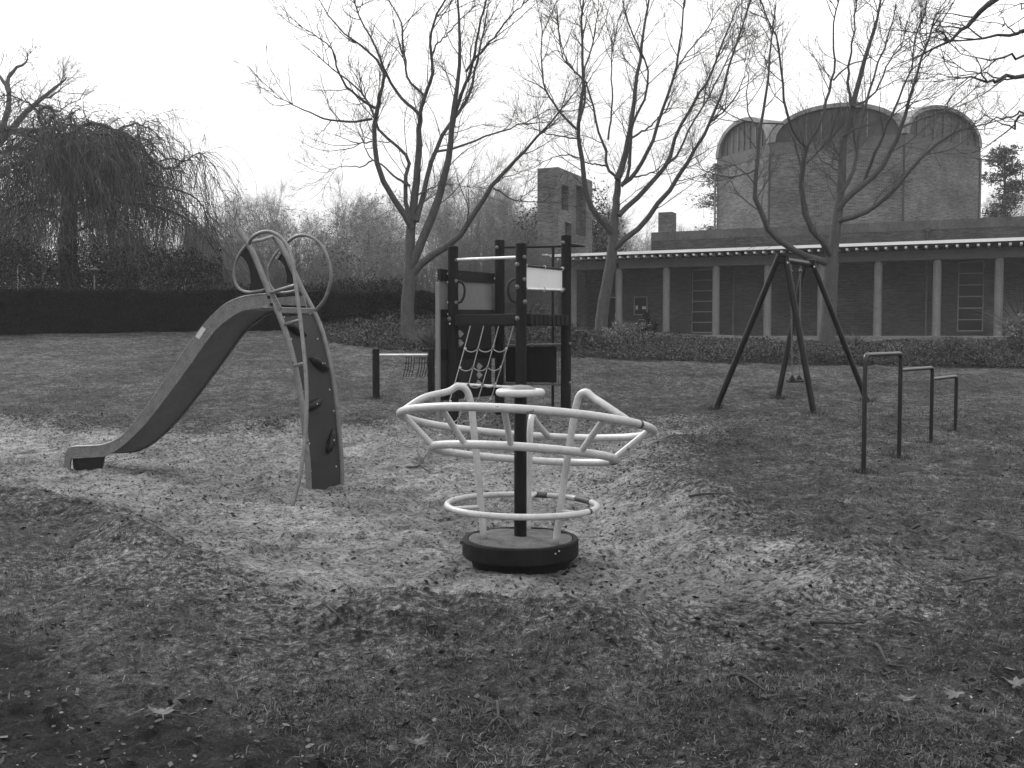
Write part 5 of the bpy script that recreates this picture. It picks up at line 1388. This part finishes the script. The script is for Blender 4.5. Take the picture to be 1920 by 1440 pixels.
leafy('evergreen_bush', 'shiny low evergreen at the left foot of the slide ladder behind the hedge', 'bush', 440, 600, 36, 3.0, 1.7, 3000, .08, 'ever', 66)
# bushes before the wing
leafy('laurel_bush', 'rounded bush with pale leaf tips under the leaning trunk', 'bush', 1178, 640, 28, 1.5, .62, 3000, .06, 'pale_leaf', 71)
leafy('laurel_bush', 'darker bush right of the climbing tower post', 'bush', 1108, 650, 26, 1.6, .62, 3000, .07, 'cover', 72)
leafy('laurel_bush', 'dark bush seen between the tower posts under the deck', 'bush', 1012, 650, 27.5, 1.9, 1.1, 3600, .07, 'cover', 73)
leafy('laurel_bush', 'small dark bush beside the third column', 'bush', 1207, 640, 31, .8, .75, 1200, .07, 'dark_ever', 74)
leafy('laurel_bush', 'pale leaved bush at the right edge before the last column', 'bush', 1912, 645, 26, 1.0, 1.2, 1800, .07, 'pale_leaf', 75)

def spiky(name, label, px, py, Y, n, h_, mat, seed, spread=.7, zoff=0):
    rg = np.random.default_rng(seed); p = at(px, py, Y); z0 = g(p[0], Y) + zoff
    T = thing(name, label, 'plant', (p[0], Y, z0)); K = 6
    th = rg.uniform(0, 2 * np.pi, n); ln = rg.random(n) ** .6 * spread; t = np.linspace(0, 1, K)
    P = np.zeros((n, K, 3)); hh = h_ * rg.uniform(.5, 1, n)
    P[:, :, 0] = (np.cos(th) * ln * hh)[:, None] * t[None] ** 1.4; P[:, :, 1] = (np.sin(th) * ln * hh)[:, None] * t[None] ** 1.4
    P[:, :, 2] = (hh[:, None]) * (t[None] - .45 * (ln[:, None]) * t[None] ** 2) - .03
    np_mesh('foliage', *tubes(P, np.tile(np.linspace(.010, .002, K), (n, 1)), 3), MT[mat], T, False, True)
spiky('ornamental_grass', 'pale spiky grass clump between the big trunk and the tower', 808, 640, 25, 260, 1.0, 'straw', 81, .9)
spiky('yucca_plant', 'spiky leaved plant cut by the right edge before the last column', 1922, 560, 27, 200, 1.9, 'straw', 82, 1.0)
spiky('ornamental_grass', 'tuft of pale dry stalks in the planting behind the stepped bars', 1605, 640, 27, 70, .75, 'straw', 83, 1.4)
spiky('ornamental_grass', 'tuft of pale dry stalks in the planting below the right window', 1775, 640, 26, 80, .8, 'straw', 84, 1.4)

def pine(name, label, px, top, Y, seed, w_, n=14, lo=.25, wmul=1.0):
    rg = np.random.default_rng(seed); p = at(px, 620, Y); z0 = 1.4; H = at(px, top, Y)[2] - z0
    T = thing(name, label, 'tree', (p[0], Y, z0)); K = 10
    t = np.linspace(0, 1, K)
    tr = np.stack([.1 * np.sin(t * 4), 0 * t, t * H * .97], 1)[None]; tR = np.linspace(.22, .04, K)[None]
    P, RR, cl = [], [], []
    for q in range(n * 2):
        f_ = lo + (1 - lo) * (q / (n * 2)); a = rg.uniform(0, 2 * np.pi); L = w_ / 2 * (1 - .75 * (f_ - lo) / (1 - lo)) * rg.uniform(.5, 1.1)
        b = np.array([0, 0, f_ * H * .97]); d = np.array([math.cos(a), math.sin(a), .0])
        pts = np.array([b + d * L * s + UP * (.12 * L * s * s - .04 * L * s) for s in np.linspace(0, 1, K)]); P.append(pts); RR.append(np.linspace(.06, .015, K))
        for s in np.linspace(.35, 1, 4): cl.append((b + d * L * s + UP * (.1 * L * s * s + .1), .34 * w_ / 4 * (.7 + .5 * rg.random())))
    q = np.concatenate([c + rg.normal(size=(85, 3)) * np.array([r, r, r * .38]) for c, r in cl])
    Vv, Ff = leaves(rg, q, .30, .3, .30)
    np_mesh('trunk', *join([tubes(tr, tR, 9), tubes(np.array(P), np.array(RR), 5)]), MT['far_bark'], T, True, True)
    np_mesh('crown', Vv, Ff, MT['needle'], T, False, True)
pine('pine_tree', 'hazy dark pine with layered boughs right of the chapel', 1878, 262, 66, 91, 5.6, 15, .1)
pine('pine_tree', 'faint pine boughs showing at the left edge of the chapel', 1352, 300, 82, 92, 5.6, 9, .3)

# hedge
def hedge():
    rg = np.random.default_rng(41)
    pts = np.array([(-19.5, 28.6), (-14, 29.7), (-8, 31.0), (-3.5, 32.2), (-1.6, 33.0)])
    T = thing('hedge', 'long clipped black-green hedge at the top of the left lawn', 'hedge', (-9, 30.8, g(-9, 30.8)))
    s = np.linspace(0, 1, 120); X = np.interp(s, np.linspace(0, 1, 5), pts[:, 0]); Yh = np.interp(s, np.linspace(0, 1, 5), pts[:, 1])
    zt = 1.66 + 1.20 + .09 * fbm(s * 34, s * 0 + 2, 7, 4)
    W = 1.0; mb = MB(); V = []
    for i in range(120):
        b = g(X[i], Yh[i]) - .3
        V += [(X[i], Yh[i], b), (X[i] - .02, Yh[i] + .03, zt[i] - .05), (X[i] - .1, Yh[i] + W - .03, zt[i] - .05), (X[i] - .1, Yh[i] + W, b)]
    f = []
    for i in range(119):
        a = i * 4
        f += [(a, a + 4, a + 5, a + 1), (a + 1, a + 5, a + 6, a + 2), (a + 2, a + 6, a + 7, a + 3)]
    f += [(0, 1, 2, 3), (119 * 4 + 3, 119 * 4 + 2, 119 * 4 + 1, 119 * 4)]
    mb.add(V, f).build('core', MT['hedge_core'], T, False)
    n = 52000; u = rg.random(n); X2 = np.interp(u, s, X); Y2 = np.interp(u, s, Yh); Z2 = np.interp(u, s, zt)
    top_ = rg.random(n) < .3; zb = G(X2, Y2)
    q = np.stack([X2, np.where(top_, Y2 + rg.random(n) * W, Y2 - .03 + rg.normal(size=n) * .04), np.where(top_, Z2 - .02 + rg.normal(size=n) * .025, zb + (Z2 - zb) * rg.random(n))], 1)
    Vv, Ff = leaves(rg, q, .055)
    np_mesh('foliage', Vv, Ff, MT['hedge'], T)
hedge()

def cover(name, kind, n, size, mat, seed, fx, aspect=.6):
    rg = np.random.default_rng(seed); q = fx(rg, n)
    Vv, Ff = leaves(rg, q, size, 0, aspect); o = np_mesh(name, Vv, Ff, MT[mat]); return tag(o, kind=kind)
# planting along the wing: band between the lawn and the paving
def band(rg, n):
    px = rg.uniform(1075, 2000, n); t = rg.random(n)
    ya = 24.4 - (px - 1075) * .0016; yb = 30.5 - (px - 1075) * .002
    y = ya + (yb - ya) * t ** 1.7; x = (px - 960) / F * y
    hh = (.08 + .62 * np.maximum(0, .35 + 1.3 * fbm(x * .9, y * .9, 5, 4))) * (1 - .75 * t)
    hh *= np.clip((y - ya) / .35 + .35, 0, 1)
    return np.stack([x + rg.normal(size=n) * .05, y + rg.normal(size=n) * .12, G(x, y) + hh * rg.random(n) ** .6], 1)
cover('ground_cover', 'stuff', 70000, .055, 'cover', 101, band)
def band2(rg, n):
    px = rg.uniform(600, 1075, n); t = rg.random(n); ya = 25.0 + 0 * px; yb = 31.0
    ya = 25.2 + 2.2 * np.clip((760 - px) / 160, 0, 1); y = ya + (yb - ya) * t ** 1.5; x = (px - 960) / F * y
    hh = (.14 + .55 * np.maximum(0, .35 + fbm(x * .9, y * .9, 15, 3))) * np.clip((y - ya) / .6 + .2, 0, 1)
    return np.stack([x, y, G(x, y) + hh * rg.random(n) ** .7], 1)
cover('bramble_cover', 'stuff', 24000, .065, 'cover', 102, band2)
def under(rg, n):
    px = rg.uniform(-160, 780, n); y = 32.2 + 6 * rg.random(n) + (px - 0) * .0035; x = (px - 960) / F * y
    hh = (2.0 + 1.6 * (.5 + fbm(x * .5, y * .5, 25, 3))) * np.where(px < 420, 1, .58)
    return np.stack([x, y, G(x, y) + hh * rg.random(n) ** .5], 1)
cover('undergrowth', 'stuff', 75000, .085, 'dark_ever', 103, under)
def farwood(rg, n):
    px = rg.uniform(-300, 2300, n); y = rg.uniform(205, 235, n); x = (px - 960) / F * y
    return np.stack([x, y, 1.4 + (11 + 14 * (.5 + fbm(x * .035, y * .035, 35, 4))) * rg.random(n) ** .9], 1)
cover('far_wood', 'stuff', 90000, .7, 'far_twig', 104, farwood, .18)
def thicket(rg, n):
    px = rg.uniform(-200, 1060, n); y = rg.uniform(49, 62, n); x = (px - 960) / F * y
    return np.stack([x, y, G(x, y) + (2.4 + 4.2 * (.5 + fbm(x * .28, y * .28, 45, 4))) * rg.random(n) ** .8], 1)
cover('thicket', 'stuff', 90000, .34, 'far_twig', 105, thicket, .10)

# bird table behind the hedge and pale crook post
p = at(177, 530, 31.9); b0 = g(p[0], 31.9)
BTB = thing('bird_table', 'small bird table with a cone roof on a thin pale post behind the hedge', 'bird table', (p[0], 31.9, b0))
zc = at(177, 508, 31.9)[2]
MB().cyl((p[0], 31.9, b0 - .1), (p[0], 31.9, zc - .02), .022, 8).build('post', MT['pipe'], BTB)
MB().lathe((p[0], 31.9, zc), [(.05, -.13), (.12, -.02), (.165, .02), (.15, .06), (.03, .10)], 14).build('roof', MT['dark_pipe'], BTB)
p = [at(33, 530, 34.5), at(33, 510, 34.5), at(34, 500, 34.5), at(37, 496, 34.5), at(40, 499, 34.5)]
p[0][2] = g(p[0][0], 34.5) - .1
tag(MB().tube(smooth_path(p), .02, 8).build('garden_post', MT['white_trim'], None), 'thin pale crook topped garden post near the left edge behind the hedge', 'post')

# longer grass left standing round the feet of posts
def tufts():
    rg = np.random.default_rng(55); B = []
    pts = [(p[0], p[1], .07) for p in pb_] + [(f[0], f[1], .09) for f in (fA1, fA2, fB1, fB2)] + [(at(705, 700, yb_)[0], yb_, .09), (at(808.5, 700, yb_ + .2)[0], yb_ + .2, .09)]
    for x, y, r in pts:
        n = 110; a = rg.uniform(0, 2 * np.pi, n); rr = r + np.abs(rg.normal(size=n)) * .07
        B.append(np.stack([x + np.cos(a) * rr, y + np.sin(a) * rr], 1))
    B = np.concatenate(B); n = len(B); z = G(B[:, 0], B[:, 1], True) - .01
    P = np.zeros((n, 4, 3)); t = np.linspace(0, 1, 4); h = rg.uniform(.04, .13, n); th = rg.uniform(0, 2 * np.pi, n); ln = rg.uniform(.1, .8, n)
    P[:, :, 0] = B[:, 0, None] + (np.cos(th) * ln * h)[:, None] * t ** 1.6; P[:, :, 1] = B[:, 1, None] + (np.sin(th) * ln * h)[:, None] * t ** 1.6
    P[:, :, 2] = z[:, None] + h[:, None] * t * (1 - .25 * t)
    tag(np_mesh('post_grass', *tubes(P, np.tile(np.linspace(.004, .001, 4), (n, 1)), 3), MT['blade']), kind='stuff')
tufts()
